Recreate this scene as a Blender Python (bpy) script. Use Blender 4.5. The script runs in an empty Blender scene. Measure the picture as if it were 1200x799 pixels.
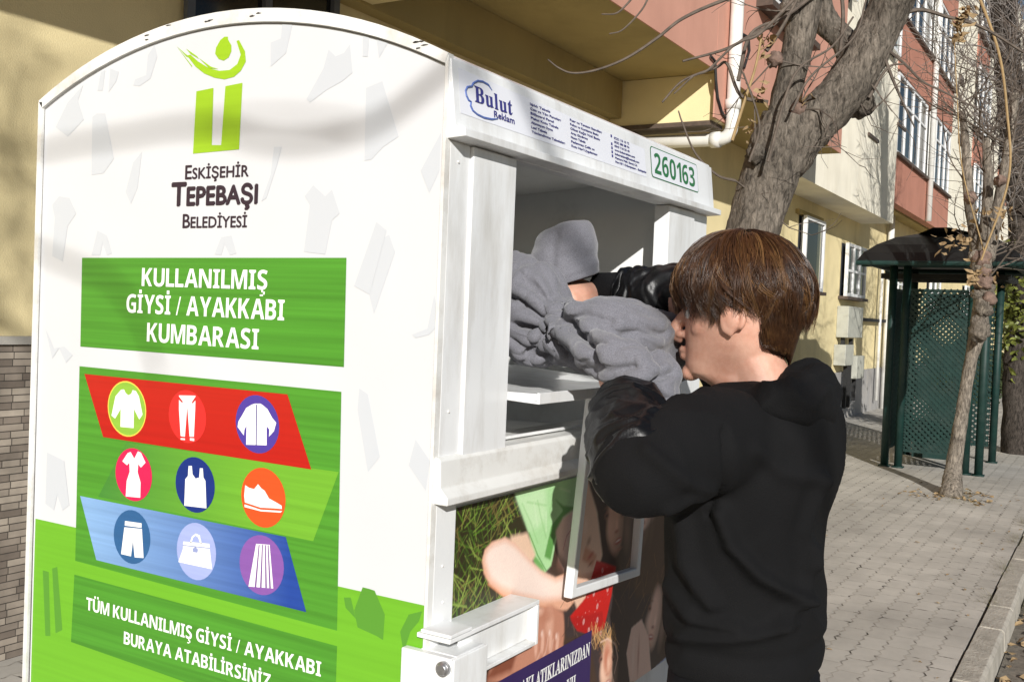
import bpy, bmesh, math, random
import numpy as np
from mathutils import Vector, Matrix, noise

random.seed(7); np.random.seed(7)
S = bpy.context.scene
COL = S.collection
R_ = math.radians

# ------------------------------------------------------------------ camera
# world: X runs along the street (away to the right), Y points to the building, Z up. Pavement is z = 0.
EYE = Vector((0, 0, 1.58)); YAW, PITCH, ROLL, FPX = R_(30.84), R_(-1.49), R_(2.33), 1190.0
fw = Vector((math.cos(YAW) * math.cos(PITCH), math.sin(YAW) * math.cos(PITCH), math.sin(PITCH)))
r0 = Vector((math.sin(YAW), -math.cos(YAW), 0)); u0 = r0.cross(fw)
rt = r0 * math.cos(ROLL) + u0 * math.sin(ROLL); up = u0 * math.cos(ROLL) - r0 * math.sin(ROLL)
cd = bpy.data.cameras.new('camera'); cam = bpy.data.objects.new('camera', cd); COL.objects.link(cam)
mw = Matrix((rt, up, -fw)).transposed().to_4x4(); mw.translation = EYE; cam.matrix_world = mw
cd.sensor_width = 36.0; cd.lens = 36.0 * FPX / 1200.0; cd.clip_start = 0.05; cd.clip_end = 400
S.camera = cam

# ------------------------------------------------------------------ light
SUN_AZ, SUN_EL = R_(34.5), R_(22.0)        # direction the light travels: azimuth from +X towards +Y, and how steep
w = bpy.data.worlds.new('World'); S.world = w; w.use_nodes = True
nt = w.node_tree; bg = nt.nodes['Background']
sk = nt.nodes.new('ShaderNodeTexSky'); sk.sky_type = 'NISHITA'; sk.sun_disc = False
sk.sun_elevation = SUN_EL
sd = Vector((-math.cos(SUN_AZ) * math.cos(SUN_EL), -math.sin(SUN_AZ) * math.cos(SUN_EL), math.sin(SUN_EL)))  # towards sun
sk.sun_rotation = math.atan2(sd.x, sd.y)
sk.air_density = 1.0; sk.dust_density = 0.6; sk.ozone_density = 1.5
nt.links.new(sk.outputs[0], bg.inputs[0]); bg.inputs[1].default_value = 0.055
sl = bpy.data.lights.new('sun', 'SUN'); sl.energy = 5.0; sl.angle = R_(0.53); sl.color = (1.0, 0.974, 0.935)
so = bpy.data.objects.new('sun', sl); COL.objects.link(so); so.location = sd * 30
so.rotation_euler = (-sd).to_track_quat('-Z', 'Y').to_euler()
S.view_settings.view_transform = 'Standard'; S.view_settings.look = 'None'
S.view_settings.gamma = 1.0; S.view_settings.exposure = 0.07; S.view_settings.use_curve_mapping = False
S.render.engine = 'CYCLES'
S.cycles.max_bounces = 6; S.cycles.transparent_max_bounces = 8

# ------------------------------------------------------------------ helpers
def ray(px, py):
    return rt * ((px - 600) / FPX) + up * (-(py - 399.5) / FPX) + fw
def on(px, py, ax, val):
    "the point of the plane axis=val that the survey reading (px,py) gives"
    r = ray(px, py); return EYE + r * ((val - EYE[ax]) / r[ax])
def at(px, py, d):
    return EYE + ray(px, py) * d

def lin(c):
    if isinstance(c, (tuple, list)) and max(c) > 1.0001:
        c = [x / 255 for x in c]
        return tuple(x / 12.92 if x < .04045 else ((x + .055) / 1.055) ** 2.4 for x in c)
    return tuple(c)

def mat(name, col, rough=0.6, var=0.0, scale=8.0, bump=0.0, bscale=60.0, metal=0.0, spec=0.4, dirt=None, dirt_scale=3.0, dirt_amt=0.4, coat=0.0, sheen=0.0, detail=6, stretch=None, double=None, dirt_stretch=None, wave=0.0):
    m = bpy.data.materials.new(name); m.use_nodes = True
    t = m.node_tree; p = t.nodes['Principled BSDF']
    c = lin(col)
    p.inputs['Base Color'].default_value = (*c, 1); p.inputs['Roughness'].default_value = rough
    p.inputs['Metallic'].default_value = metal; p.inputs['Specular IOR Level'].default_value = spec
    p.inputs['Coat Weight'].default_value = coat; p.inputs['Sheen Weight'].default_value = sheen
    tc = t.nodes.new('ShaderNodeTexCoord'); src = tc.outputs['Object']
    if stretch:
        mp = t.nodes.new('ShaderNodeMapping'); mp.inputs['Scale'].default_value = stretch
        t.links.new(src, mp.inputs['Vector']); src = mp.outputs[0]
    out = None
    if var > 0:
        n = t.nodes.new('ShaderNodeTexNoise'); n.inputs['Scale'].default_value = scale; n.inputs['Detail'].default_value = detail
        t.links.new(src, n.inputs['Vector'])
        cr = t.nodes.new('ShaderNodeValToRGB'); cr.color_ramp.elements[0].position = .3; cr.color_ramp.elements[1].position = .7
        cr.color_ramp.elements[0].color = (*[x * (1 - var) for x in c], 1)
        c2 = lin(double) if double else [min(1, x * (1 + var)) for x in c]
        cr.color_ramp.elements[1].color = (*c2, 1)
        t.links.new(n.outputs['Fac'], cr.inputs['Fac']); out = cr.outputs['Color']
    if dirt:
        n = t.nodes.new('ShaderNodeTexNoise'); n.inputs['Scale'].default_value = dirt_scale; n.inputs['Detail'].default_value = 9; n.inputs['Roughness'].default_value = .7
        dsrc = tc.outputs['Object']
        if dirt_stretch:
            mp2 = t.nodes.new('ShaderNodeMapping'); mp2.inputs['Scale'].default_value = dirt_stretch; t.links.new(dsrc, mp2.inputs['Vector']); dsrc = mp2.outputs[0]
        t.links.new(dsrc, n.inputs['Vector'])
        mr = t.nodes.new('ShaderNodeMapRange'); mr.inputs['From Min'].default_value = .48; mr.inputs['From Max'].default_value = .75; mr.inputs['To Max'].default_value = dirt_amt
        t.links.new(n.outputs['Fac'], mr.inputs['Value'])
        mx = t.nodes.new('ShaderNodeMix'); mx.data_type = 'RGBA'
        t.links.new(mr.outputs[0], mx.inputs['Factor'])
        if out: t.links.new(out, mx.inputs['A'])
        else: mx.inputs['A'].default_value = (*c, 1)
        mx.inputs['B'].default_value = (*lin(dirt), 1); out = mx.outputs['Result']
    if out: t.links.new(out, p.inputs['Base Color'])
    if bump > 0:
        n = t.nodes.new('ShaderNodeTexNoise'); n.inputs['Scale'].default_value = bscale; n.inputs['Detail'].default_value = 5
        t.links.new(src, n.inputs['Vector'])
        b = t.nodes.new('ShaderNodeBump'); b.inputs['Strength'].default_value = bump; b.inputs['Distance'].default_value = 0.01
        t.links.new(n.outputs['Fac'], b.inputs['Height']); t.links.new(b.outputs[0], p.inputs['Normal'])
        if wave > 0:
            n2 = t.nodes.new('ShaderNodeTexNoise'); n2.inputs['Scale'].default_value = 3.2; n2.inputs['Detail'].default_value = 1; t.links.new(tc.outputs['Object'], n2.inputs['Vector'])
            b2 = t.nodes.new('ShaderNodeBump'); b2.inputs['Strength'].default_value = wave; b2.inputs['Distance'].default_value = .05; t.links.new(n2.outputs['Fac'], b2.inputs['Height']); t.links.new(b2.outputs[0], b.inputs['Normal'])
    return m

def attr_mat(name, attr, rough=.5, spec=.3, bump=0, bscale=200, mul=None):
    m = bpy.data.materials.new(name); m.use_nodes = True; t = m.node_tree; p = t.nodes['Principled BSDF']
    a = t.nodes.new('ShaderNodeAttribute'); a.attribute_name = attr
    t.links.new(a.outputs['Color'], p.inputs['Base Color'])
    p.inputs['Roughness'].default_value = rough; p.inputs['Specular IOR Level'].default_value = spec
    if bump:
        tc = t.nodes.new('ShaderNodeTexCoord'); n = t.nodes.new('ShaderNodeTexNoise'); n.inputs['Scale'].default_value = bscale
        t.links.new(tc.outputs['Object'], n.inputs['Vector']); b = t.nodes.new('ShaderNodeBump'); b.inputs['Strength'].default_value = bump; b.inputs['Distance'].default_value = .005
        t.links.new(n.outputs['Fac'], b.inputs['Height']); t.links.new(b.outputs[0], p.inputs['Normal'])
    return m

def tag(o, label=None, cat=None, group=None, kind=None):
    if label: o['label'] = label
    if cat: o['category'] = cat
    if group: o['group'] = group
    if kind: o['kind'] = kind
    return o

def thing(name, loc, label, cat, group=None):
    o = bpy.data.objects.new(name, None); COL.objects.link(o); o.location = loc; o.empty_display_size = .1
    return tag(o, label, cat, group)

def put(o, parent):
    "parent while the mesh keeps its own (world) coordinates"
    if parent is not None:
        o.parent = parent
        L = Vector((0, 0, 0)); q = parent
        while q is not None: L += q.location; q = q.parent
        o.location = -L
    return o

class MB:
    def __init__(s): s.v = []; s.f = []; s.m = []
    def add(s, vs, fs, mi=0):
        b = len(s.v); s.v += [tuple(v) for v in vs]; s.f += [tuple(i + b for i in f) for f in fs]; s.m += [mi] * len(fs); return s
    def box(s, lo, hi, mi=0):
        x0, y0, z0 = lo; x1, y1, z1 = hi
        if x0 > x1: x0, x1 = x1, x0
        if y0 > y1: y0, y1 = y1, y0
        if z0 > z1: z0, z1 = z1, z0
        vs = [(x0,y0,z0),(x1,y0,z0),(x1,y1,z0),(x0,y1,z0),(x0,y0,z1),(x1,y0,z1),(x1,y1,z1),(x0,y1,z1)]
        return s.add(vs, [(0,3,2,1),(4,5,6,7),(0,1,5,4),(1,2,6,5),(2,3,7,6),(3,0,4,7)], mi)
    def obox(s, c, ax, ay, az, mi=0):
        "box from centre and three half-axis vectors"
        c = Vector(c); vs = [c + ax * i + ay * j + az * k for k in (-1, 1) for (i, j) in ((-1,-1),(1,-1),(1,1),(-1,1))]
        return s.add(vs, [(0,3,2,1),(4,5,6,7),(0,1,5,4),(1,2,6,5),(2,3,7,6),(3,0,4,7)], mi)
    def poly(s, pts, mi=0): return s.add(pts, [tuple(range(len(pts)))], mi)
    def prism(s, pts, d, mi=0):
        "polygon pts swept by vector d"
        n = len(pts); d = Vector(d); vs = [Vector(p) for p in pts] + [Vector(p) + d for p in pts]
        fs = [tuple(range(n))[::-1], tuple(range(n, 2 * n))] + [(i, (i + 1) % n, (i + 1) % n + n, i + n) for i in range(n)]
        return s.add(vs, fs, mi)
    def tube(s, path, rad, n=8, mi=0, cap=True, flat=1.0):
        path = [Vector(p) for p in path]; k = len(path)
        if not hasattr(rad, '__len__'): rad = [rad] * k
        T0 = (path[1] - path[0]).normalized(); nrm = T0.orthogonal().normalized(); vs = []
        for i, p in enumerate(path):
            T = (path[min(i + 1, k - 1)] - path[max(i - 1, 0)])
            T = T.normalized() if T.length > 1e-9 else T0
            nrm = (nrm - T * nrm.dot(T)); nrm = nrm.normalized() if nrm.length > 1e-6 else T.orthogonal().normalized()
            b = T.cross(nrm)
            for j in range(n):
                a = 2 * math.pi * j / n; vs.append(p + (nrm * math.cos(a) + b * math.sin(a) * flat) * rad[i])
        fs = [(i * n + j, i * n + (j + 1) % n, (i + 1) * n + (j + 1) % n, (i + 1) * n + j) for i in range(k - 1) for j in range(n)]
        if cap: fs += [tuple(range(n))[::-1], tuple(range((k - 1) * n, k * n))]
        return s.add(vs, fs, mi)
    def rings(s, rings, mi=0, cap=True):
        n = len(rings[0]); k = len(rings); vs = [p for r in rings for p in r]
        fs = [(i * n + j, i * n + (j + 1) % n, (i + 1) * n + (j + 1) % n, (i + 1) * n + j) for i in range(k - 1) for j in range(n)]
        if cap: fs += [tuple(range(n))[::-1], tuple(range((k - 1) * n, k * n))]
        return s.add(vs, fs, mi)
    def ball(s, c, r, seg=16, ring=10, mi=0, M=None):
        c = Vector(c); r = Vector(r) if hasattr(r, '__len__') else Vector((r, r, r)); vs = []
        for i in range(ring + 1):
            th = math.pi * i / ring
            for j in range(seg):
                a = 2 * math.pi * j / seg
                q = Vector((r.x * math.sin(th) * math.cos(a), r.y * math.sin(th) * math.sin(a), r.z * math.cos(th)))
                vs.append(c + ((M @ q) if M is not None else q))
        fs = [(i * seg + j, (i + 1) * seg + j, (i + 1) * seg + (j + 1) % seg, i * seg + (j + 1) % seg) for i in range(ring) for j in range(seg)]
        return s.add(vs, fs, mi)
    def build(s, name, mats, parent=None, smooth=False, bevel=0.0, label=None, weld=False, angle=40):
        me = bpy.data.meshes.new(name); me.from_pydata(s.v, [], s.f)
        if not isinstance(mats, (list, tuple)): mats = [mats]
        for m in mats: me.materials.append(m)
        me.polygons.foreach_set('material_index', s.m)
        me.validate(); me.update()
        if weld:
            b = bmesh.new(); b.from_mesh(me); bmesh.ops.remove_doubles(b, verts=b.verts, dist=1e-5); bmesh.ops.recalc_face_normals(b, faces=b.faces); b.to_mesh(me); b.free()
        if smooth: me.shade_smooth()
        o = bpy.data.objects.new(name, me); COL.objects.link(o); put(o, parent)
        if bevel:
            bm_ = o.modifiers.new('bevel', 'BEVEL'); bm_.width = bevel; bm_.segments = 2; bm_.limit_method = 'ANGLE'; bm_.angle_limit = R_(angle)
            me.shade_smooth(); bm_.harden_normals = True
        if label: o['label'] = label
        return o

def baked(o, mods):
    "apply modifiers: mods is a list of (type, {settings})"
    for t, kw in mods:
        m = o.modifiers.new(t.lower(), t)
        for k, v in kw.items(): setattr(m, k, v)
    dg = bpy.context.evaluated_depsgraph_get(); dg.update()
    me = bpy.data.meshes.new_from_object(o.evaluated_get(dg)); old = o.data; mats = [m for m in old.materials]
    o.modifiers.clear(); o.data = me
    if not me.materials:
        for m in mats: me.materials.append(m)
    bpy.data.meshes.remove(old); return o

_tc = {}
def glyphs(body, bold=0.0, font_space=1.0, res=3):
    key = (body, bold, font_space)
    if key in _tc: return _tc[key]
    cu = bpy.data.curves.new('lettering', 'FONT'); cu.body = body; cu.offset = bold; cu.resolution_u = res; cu.space_character = font_space; cu.size = 1.0
    o = bpy.data.objects.new('lettering', cu); COL.objects.link(o)
    dg = bpy.context.evaluated_depsgraph_get(); dg.update()
    me = bpy.data.meshes.new_from_object(o.evaluated_get(dg))
    v = [tuple(q.co) for q in me.vertices]; f = [tuple(p.vertices) for p in me.polygons]
    bpy.data.objects.remove(o); bpy.data.curves.remove(cu); bpy.data.meshes.remove(me)
    _tc[key] = (v, f); return v, f
CAP = 0.73   # cap height of the built-in font at size 1
def sansbold(ch):
    o = ord(ch)
    if 65 <= o <= 90: return chr(0x1D5D4 + o - 65)
    if 97 <= o <= 122: return chr(0x1D5EE + o - 97)
    if 48 <= o <= 57: return chr(0x1D7EC + o - 48)
    return ch
_acc = {'İ': ('I', 'dot'), 'Ü': ('U', 'dots'), 'Ş': ('S', 'ced'), 'ı': ('i', ''), 'Ğ': ('G', 'dot')}
def heavy_runs(s_):
    "bold sans lettering built letter by letter, with the Turkish dots and cedillas added"
    V, Fc, x = [], [], 0.0
    def quad(x0, x1, y0, y1): b_ = len(V); V.extend([(x0, y0), (x1, y0), (x1, y1), (x0, y1)]); Fc.append((b_, b_ + 1, b_ + 2, b_ + 3))
    for ch in s_:
        if ch == ' ': x += .24; continue
        base, acc = _acc.get(ch, (ch, None)); v, f = glyphs(sansbold(base)); x0 = min(q[0] for q in v); b_ = len(V)
        V += [(q[0] - x0 + x, q[1]) for q in v]; Fc += [tuple(i + b_ for i in q) for q in f]; x1 = max(q[0] for q in v) - x0 + x; cx = (x + x1) / 2; h = max(q[1] for q in v)
        if acc == 'dot': quad(cx - .075, cx + .075, h + .05, h + .19)
        if acc == 'dots': quad(cx - .19, cx - .06, h + .05, h + .18); quad(cx + .06, cx + .19, h + .05, h + .18)
        if acc == 'ced': quad(cx - .03, cx + .05, -.10, -.012); quad(cx + .0505, cx + .13, -.18, -.07); quad(cx - .10, cx + .05, -.24, -.1805)
        x = x1 + (.055 if ch in 'AYLT' else .085)
    return V, Fc, x - .085
def text_runs(runs, bold=0.0, space=1.0, gap=0.06):
    "runs of (string, scale) set one after another on a baseline -> vertices, faces, width"
    if isinstance(runs, str): return heavy_runs(runs)
    V, Fc, x = [], [], 0.0
    for s_, k in runs:
        if s_ == ' ': x += .3 * k; continue
        v, f = glyphs(s_, 0.0, space)
        x0 = min(q[0] for q in v); b = len(V)
        V += [((q[0] - x0) * k + x, q[1] * k) for q in v]; Fc += [tuple(i + b for i in q) for q in f]
        x = max(q[0] for q in V) + gap * k
    return V, Fc, max(q[0] for q in V)
def text(mb, runs, P, ex, ez, width, cap, bold=0.0, mi=0, space=1.0, gap=.06, shear=0.0):
    "lay lettering into mb: P lower-left corner, ex/ez unit vectors of the surface; bold thickens the strokes"
    V, Fc, wd = text_runs(runs, bold, space, gap)
    kx = width / wd; kz = cap / CAP; P = Vector(P); nn = ex.cross(ez).normalized()
    offs = [(0, 0)] + ([(bold, 0), (-bold, 0), (0, bold), (0, -bold), (bold * .7, bold * .7), (-bold * .7, -bold * .7)] if bold > 0 else [])
    for i, (ox, oy) in enumerate(offs):
        Q_ = P + nn * (i * .00008)
        mb.add([Q_ + ex * ((x + shear * y + ox) * kx) + ez * ((y + oy) * kz) for x, y in V], Fc, mi)
EX, EY, EZ = Vector((1, 0, 0)), Vector((0, 1, 0)), Vector((0, 0, 1))
# ------------------------------------------------------------------ the clothing bin
V0, V1, U0, U1 = 0.92, 1.955, 1.315, 2.491
ZC, ZT = 1.981, 2.104                       # eaves and crown of the arched top
white = mat('white_enamel', (.80, .81, .81), .32, var=.035, scale=5, bump=.04, bscale=25, dirt=(.34, .30, .23), dirt_scale=7, dirt_amt=.5, dirt_stretch=(1.4, 1.4, .3), wave=.35)
white2 = mat('cream_enamel', (.77, .77, .745), .38, var=.05, scale=9, dirt=(.33, .27, .19), dirt_scale=11, dirt_amt=.55, bump=.05, bscale=40, wave=.4)
inner = mat('bin_inside', (.82, .82, .80), .5, var=.08, scale=4, dirt=(.25, .23, .2), dirt_scale=5, dirt_amt=.4)
dark_gap = mat('dark_gap', (.03, .03, .03), .8)
printw = mat('white_vinyl', (.645, .655, .67), .3, var=.012, scale=2, bump=.02, bscale=30, wave=.25)
steel = mat('lock_steel', (.45, .45, .46), .35, var=.2, scale=90, metal=.9)
rust = mat('chipped_paint', (.05, .045, .04), .8, var=.4, scale=60)

bin_ = thing('clothing_bin', ((U0 + U1) / 2, (V0 + V1) / 2, 0), 'tall white arched clothing donation bin with a green printed front on the pavement', 'donation bin')

def arch(v0, v1, zc, zt, n=28):
    h = (v1 - v0) / 2; s_ = zt - zc; r = (h * h + s_ * s_) / (2 * s_); c = (v0 + v1) / 2; a = math.asin(h / r)
    return [(c + r * math.sin(a * (1 - 2 * i / n)) * -1, zt - r + r * math.cos(a * (1 - 2 * i / n))) for i in range(n + 1)]
top = arch(V0, V1, ZC, ZT)                    # from v0 to v1 along the crown
# outer shell: end wall, back wall, roof, floor
b = MB(); T = .02
b.box((U0 + T, V1 - T, .10), (U1 - T, V1, ZC)); b.box((U1 - T, V0 + .03, .10), (U1, V1, ZC)); b.box((U0 + T, V0 + .03, .10), (U1 - T, V1 - T, .12))
ro = [(U0 + .012, v, z) for v, z in top]; ri = [(U0 + .012, v, z - .02) for v, z in top]
b.prism(ro + ri[::-1], (U1 - U0 - .012, 0, 0))
b.prism([(U1 - T, v, z) for v, z in arch(V0 + .02, V1 - .02, ZC - .01, ZT - .022)], (T - .004, 0, 0))
for x in (U0 + .06, U1 - .12):
    for y in (V0 + .06, V1 - .12): b.box((x, y, 0), (x + .06, y + .06, .10))
b.build('shell', white, bin_, bevel=.003)
# printed front: sheet + rim
tr = .022
inn = [(v, z) for v, z in arch(V0 + .006, V1 - .012, ZC - .012, ZT - .021)]
out = [(v, z) for v, z in top]
b = MB()
b.poly([(U0 + .003, V1 - .018, .12)] + [(U0 + .003, V0 + .006, .12)] + [(U0 + .003, v, z) for v, z in inn])
b.box((U0 + .004, V0 + .006, .10), (U0 + .018, V1 - .02, ZC - .02))
panel = b.build('printed_front', printw, bin_)
b = MB()
N = len(out)
for i in range(N - 1):
    (a0, a1), (c0, c1) = out[i], out[i + 1]; (d0, d1), (e0, e1) = inn[i], inn[i + 1]
    f = [(U0 - .004, a0, a1 + .003), (U0 - .004, c0, c1 + .003), (U0 - .004, e0, e1), (U0 - .004, d0, d1)]
    g = [(x + .016, y, z) for x, y, z in f]
    b.add(f + g, [(0, 3, 2, 1), (4, 5, 6, 7), (0, 1, 5, 4), (3, 7, 6, 2), (0, 4, 7, 3), (1, 2, 6, 5)])
b.box((U0 - .004, V1 - .012, .10), (U0 + .012, V1, ZC)); b.box((U0 - .002, V0, .10), (U0 + .012, V0 + .006, ZC))
rim = b.build('edge_trim', white2, bin_)
b = MB(); rnd = random.Random(3)
for i, n_ in ((11, 2), (14, 2), (17, 1), (18, 2), (1, 5)):
    for k in range(n_):
        t_ = rnd.random(); v = out[i][0] * (1 - t_) + out[i + 1][0] * t_; z = out[i][1] * (1 - t_) + out[i + 1][1] * t_ - rnd.uniform(-.001, .012)
        q = [(U0 - .0046, v + rnd.uniform(.002, .010) * math.cos(a), z + rnd.uniform(.0008, .0022) * math.sin(a)) for a in np.linspace(0, 6.28, 8)[:-1]]
        b = MB(); b.poly(q); b.build('paint_chip', rust, rim)
# thin dark joint round the print
b = MB()
jp = [(V0 + .008, .13)] + [(v, z) for v, z in arch(V0 + .008, V1 - .014, ZC - .014, ZT - .023)] + [(V1 - .014, .13)]
for i in range(len(jp) - 1):
    p, q = Vector((U0 + .0015, jp[i][0], jp[i][1])), Vector((U0 + .0015, jp[i + 1][0], jp[i + 1][1]))
    d = (q - p).normalized(); s_ = Vector((0, -d.z, d.y)) * .0007; b.add([p - s_, p + s_, q + s_, q - s_], [(0, 1, 2, 3)])
b.build('panel_joint', mat('joint_dirt', (.16, .15, .14), .8), panel)

LAY = [0]
def PF(px, py, lay=1): # point on the printed front
    p = on(px, py, 0, U0); p.x = U0 + .003 - .0004 * lay; return p
def fpoly(mb, pts, lay, mi=0): mb.poly([PF(x, y, lay) for x, y in pts], mi)
NEY = Vector((0, -1, 0))

def vinyl(name, c1, c2=None, streak=.10, axis=None, shift=None):
    "printed vinyl: fine horizontal print streaks; with c2 a two-colour print blend along axis (start, end in object metres)"
    m = bpy.data.materials.new(name); m.use_nodes = True; t = m.node_tree; p = t.nodes['Principled BSDF']
    p.inputs['Roughness'].default_value = .32; p.inputs['Specular IOR Level'].default_value = .35
    tc = t.nodes.new('ShaderNodeTexCoord'); mp = t.nodes.new('ShaderNodeMapping'); mp.inputs['Scale'].default_value = (1, 1.6, 130)
    n = t.nodes.new('ShaderNodeTexNoise'); n.inputs['Scale'].default_value = 1.0; n.inputs['Detail'].default_value = 4
    t.links.new(tc.outputs['Object'], mp.inputs[0]); t.links.new(mp.outputs[0], n.inputs['Vector'])
    a, bb = lin(c1), lin(c2 or c1)
    cr = t.nodes.new('ShaderNodeValToRGB'); cr.color_ramp.elements[0].color = (*a, 1); cr.color_ramp.elements[1].color = (*bb, 1)
    if c2:
        sp = t.nodes.new('ShaderNodeSeparateXYZ'); t.links.new(tc.outputs['Object'], sp.inputs[0])
        mr = t.nodes.new('ShaderNodeMapRange'); mr.inputs['From Min'].default_value = axis[1]; mr.inputs['From Max'].default_value = axis[2]
        t.links.new(sp.outputs[axis[0]], mr.inputs['Value']); t.links.new(mr.outputs[0], cr.inputs['Fac'])
    mr2 = t.nodes.new('ShaderNodeMapRange'); mr2.inputs['From Min'].default_value = .3; mr2.inputs['From Max'].default_value = .7
    mr2.inputs['To Min'].default_value = 1 - streak; mr2.inputs['To Max'].default_value = 1 + streak
    t.links.new(n.outputs['Fac'], mr2.inputs['Value'])
    mx = t.nodes.new('ShaderNodeMix'); mx.data_type = 'RGBA'; mx.blend_type = 'MULTIPLY'; mx.inputs['Factor'].default_value = 1
    t.links.new(cr.outputs[0], mx.inputs['A']); t.links.new(mr2.outputs[0], mx.inputs['B']); t.links.new(mx.outputs['Result'], p.inputs['Base Color'])
    return m
g_light = vinyl('lime_vinyl', (.150, .42, .024), streak=.05)
g_dark = vinyl('green_vinyl', (.070, .265, .024), streak=.16)
g_mid = vinyl('mid_green_vinyl', (.074, .275, .025), streak=.15)
ylw = vinyl('logo_lime', (.31, .52, .02), streak=.05)
ink = mat('black_ink', (.035, .02, .03), .5)
white_ink = mat('white_ink', (.88, .88, .86), .4)
ghost = mat('pale_grey_print', (.56, .585, .615), .35)
ghost2 = mat('green_grey_print', (.095, .29, .03), .4)

# lower green field
b = MB(); p1, p2 = PF(30, 605), PF(497, 710); zg = (p1.z + p2.z) / 2
b.add([(U0 + .0023, V0 + .0085, .13), (U0 + .0023, V0 + .0085, zg), (U0 + .0023, V1 - .0205, zg), (U0 + .0023, V1 - .0205, .13)], [(0, 1, 2, 3)])
b.build('green_field', g_light, panel)
# pale clothing silhouettes scattered over the print (readings of their outlines)
SIL = [
 [(180,52),(172,65),(170,88),(157,93),(155,100),(162,101),(175,92),(183,66)],
 [(96,100),(90,118),(97,140),(78,160),(64,149),(78,120)],
 [(117,84),(113,106),(119,106),(122,82)],[(128,80),(126,108),(135,95),(138,84)],
 [(112,133),(107,137),(106,205),(120,203),(132,186),(122,133)],
 [(155,190),(146,225),(152,239),(160,220),(165,178)],
 [(68,230),(60,240),(63,255),(60,300),(72,306),(78,265),(88,250),(80,232)],
 [(113,270),(106,299),(116,299),(119,285),(124,299),(130,297),(124,276)],
 [(258,278),(250,298),(258,299),(262,286),(268,299),(276,297),(270,276)],
 [(330,22),(328,45),(316,50),(316,78),(334,62),(343,22)],
 [(384,58),(378,80),(358,116),(362,120),(382,105),(400,95),(412,85),(409,52),(402,62),(392,66)],
 [(424,37),(424,66),(430,66),(432,39)],[(440,42),(443,68),(456,46),(446,44)],
 [(428,103),(426,188),(434,187),(448,172),(466,160),(447,95)],
 [(320,172),(316,205),(305,236),(311,232),(323,195),(329,172)],
 [(516,155),(492,200),(502,226),(514,200)],
 [(366,217),(356,230),(362,240),(355,295),(380,298),(388,258),(397,250),(388,222),(380,230)],
 [(440,260),(414,335),(432,345),(452,270)],[(450,278),(432,346),(437,368),(462,295),(455,275)],
 [(508,345),(500,385),(482,392),(486,396),(502,392),(513,380)],
 [(52,385),(60,420),(68,408),(76,425),(84,416),(74,406),(62,408)],
 [(420,455),(418,480),(430,553),(444,535),(430,462)],
 [(486,515),(478,545),(498,575),(503,540)],
 [(54,530),(52,590),(62,598),(66,580),(72,598),(80,592),(74,540)],
]
SILG = [
 [(49,668),(52,745),(58,745),(56,670)],[(60,666),(64,742),(72,738),(66,664)],
 [(424,688),(414,715),(418,735),(440,745),(448,750),(450,720),(438,692),(432,690)],
 [(402,700),(404,712),(416,725),(410,700)],
 [(478,720),(468,740),(472,765),(480,740),(490,728),(494,716)],
]
for i, s_ in enumerate(SIL): b = MB(); fpoly(b, s_, 1.4 + .03 * i); b.build('clothing_silhouette', ghost, panel)
for i, s_ in enumerate(SILG): b = MB(); fpoly(b, s_, 2.0 + .05 * i); b.build('clothing_silhouette', ghost2, panel)

# municipal emblem: brush smile, drop and the two bars
b = MB()
fpoly(b, [(229,107),(249,103),(247,170),(258,170),(263,101),(283,97),(279,175),(225,180)], 2)
fpoly(b, [(262,43),(257,47),(252,56),(251,63),(255,69),(261,71),(267,67),(270,60),(270,53),(266,46),(266,43)], 2)
fpoly(b, [(279,47),(286,60),(287,72),(281,83),(273,90),(262,93),(250,91),(238,86),(228,78),(218,65),(222,64),(231,72),(244,80),(256,83),(268,82),(277,75),(281,64),(276,48)], 2)
for q in ([(205,53),(224,77),(224,79)], [(207,55),(216,63),(226,70),(217,66)], [(217,57),(230,66),(232,69),(222,63)], [(232,68),(246,78),(255,81),(244,80)]): fpoly(b, q, 2.2)
b.build('emblem', ylw, panel)
# the name under the emblem
def lineF(mb, runs, L, Rr, capt, lay, bold, gap=.06, mi=0, shear=0, space=1.0):
    a, c = PF(*L, lay), PF(*Rr, lay); a2, c2 = PF(*capt[0], lay), PF(*capt[1], lay)
    text(mb, runs, a, NEY, EZ, a.y - c.y, abs(a2.z - c2.z), bold, mi, space, gap, shear)
b = MB()
sc = .78
lineF(b, [('E', 1), ('SKİŞEHİR', sc)], (216,210), (290,208), ((218,193),(218,210)), 2, .016)
lineF(b, [('T', 1), ('EPEBAŞI', sc)], (200,241), (300,238), ((202,213),(202,241)), 2, .030)
lineF(b, [('B', 1), ('ELEDİYESİ', sc)], (213,267), (288,265), ((214,250),(214,267)), 2, .016)
b.build('municipality_lettering', ink, panel)

# heading banner
b = MB(); fpoly(b, [(95,302),(405,302),(402,430),(93,406)], 2)
hb = b.build('heading_banner', g_dark, panel)
b = MB()
lineF(b, 'KULLANILMIŞ', (165,335), (312,341), ((167,314),(167,335.5)), 3, 0)
lineF(b, 'GİYSİ / AYAKKABI', (147,366), (332,375), ((149,344),(149,366)), 3, 0)
lineF(b, 'KUMBARASI', (171,400), (302,408), ((173,377),(173,399.5)), 3, 0)
b.build('heading_lettering', white_ink, hb)
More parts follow.
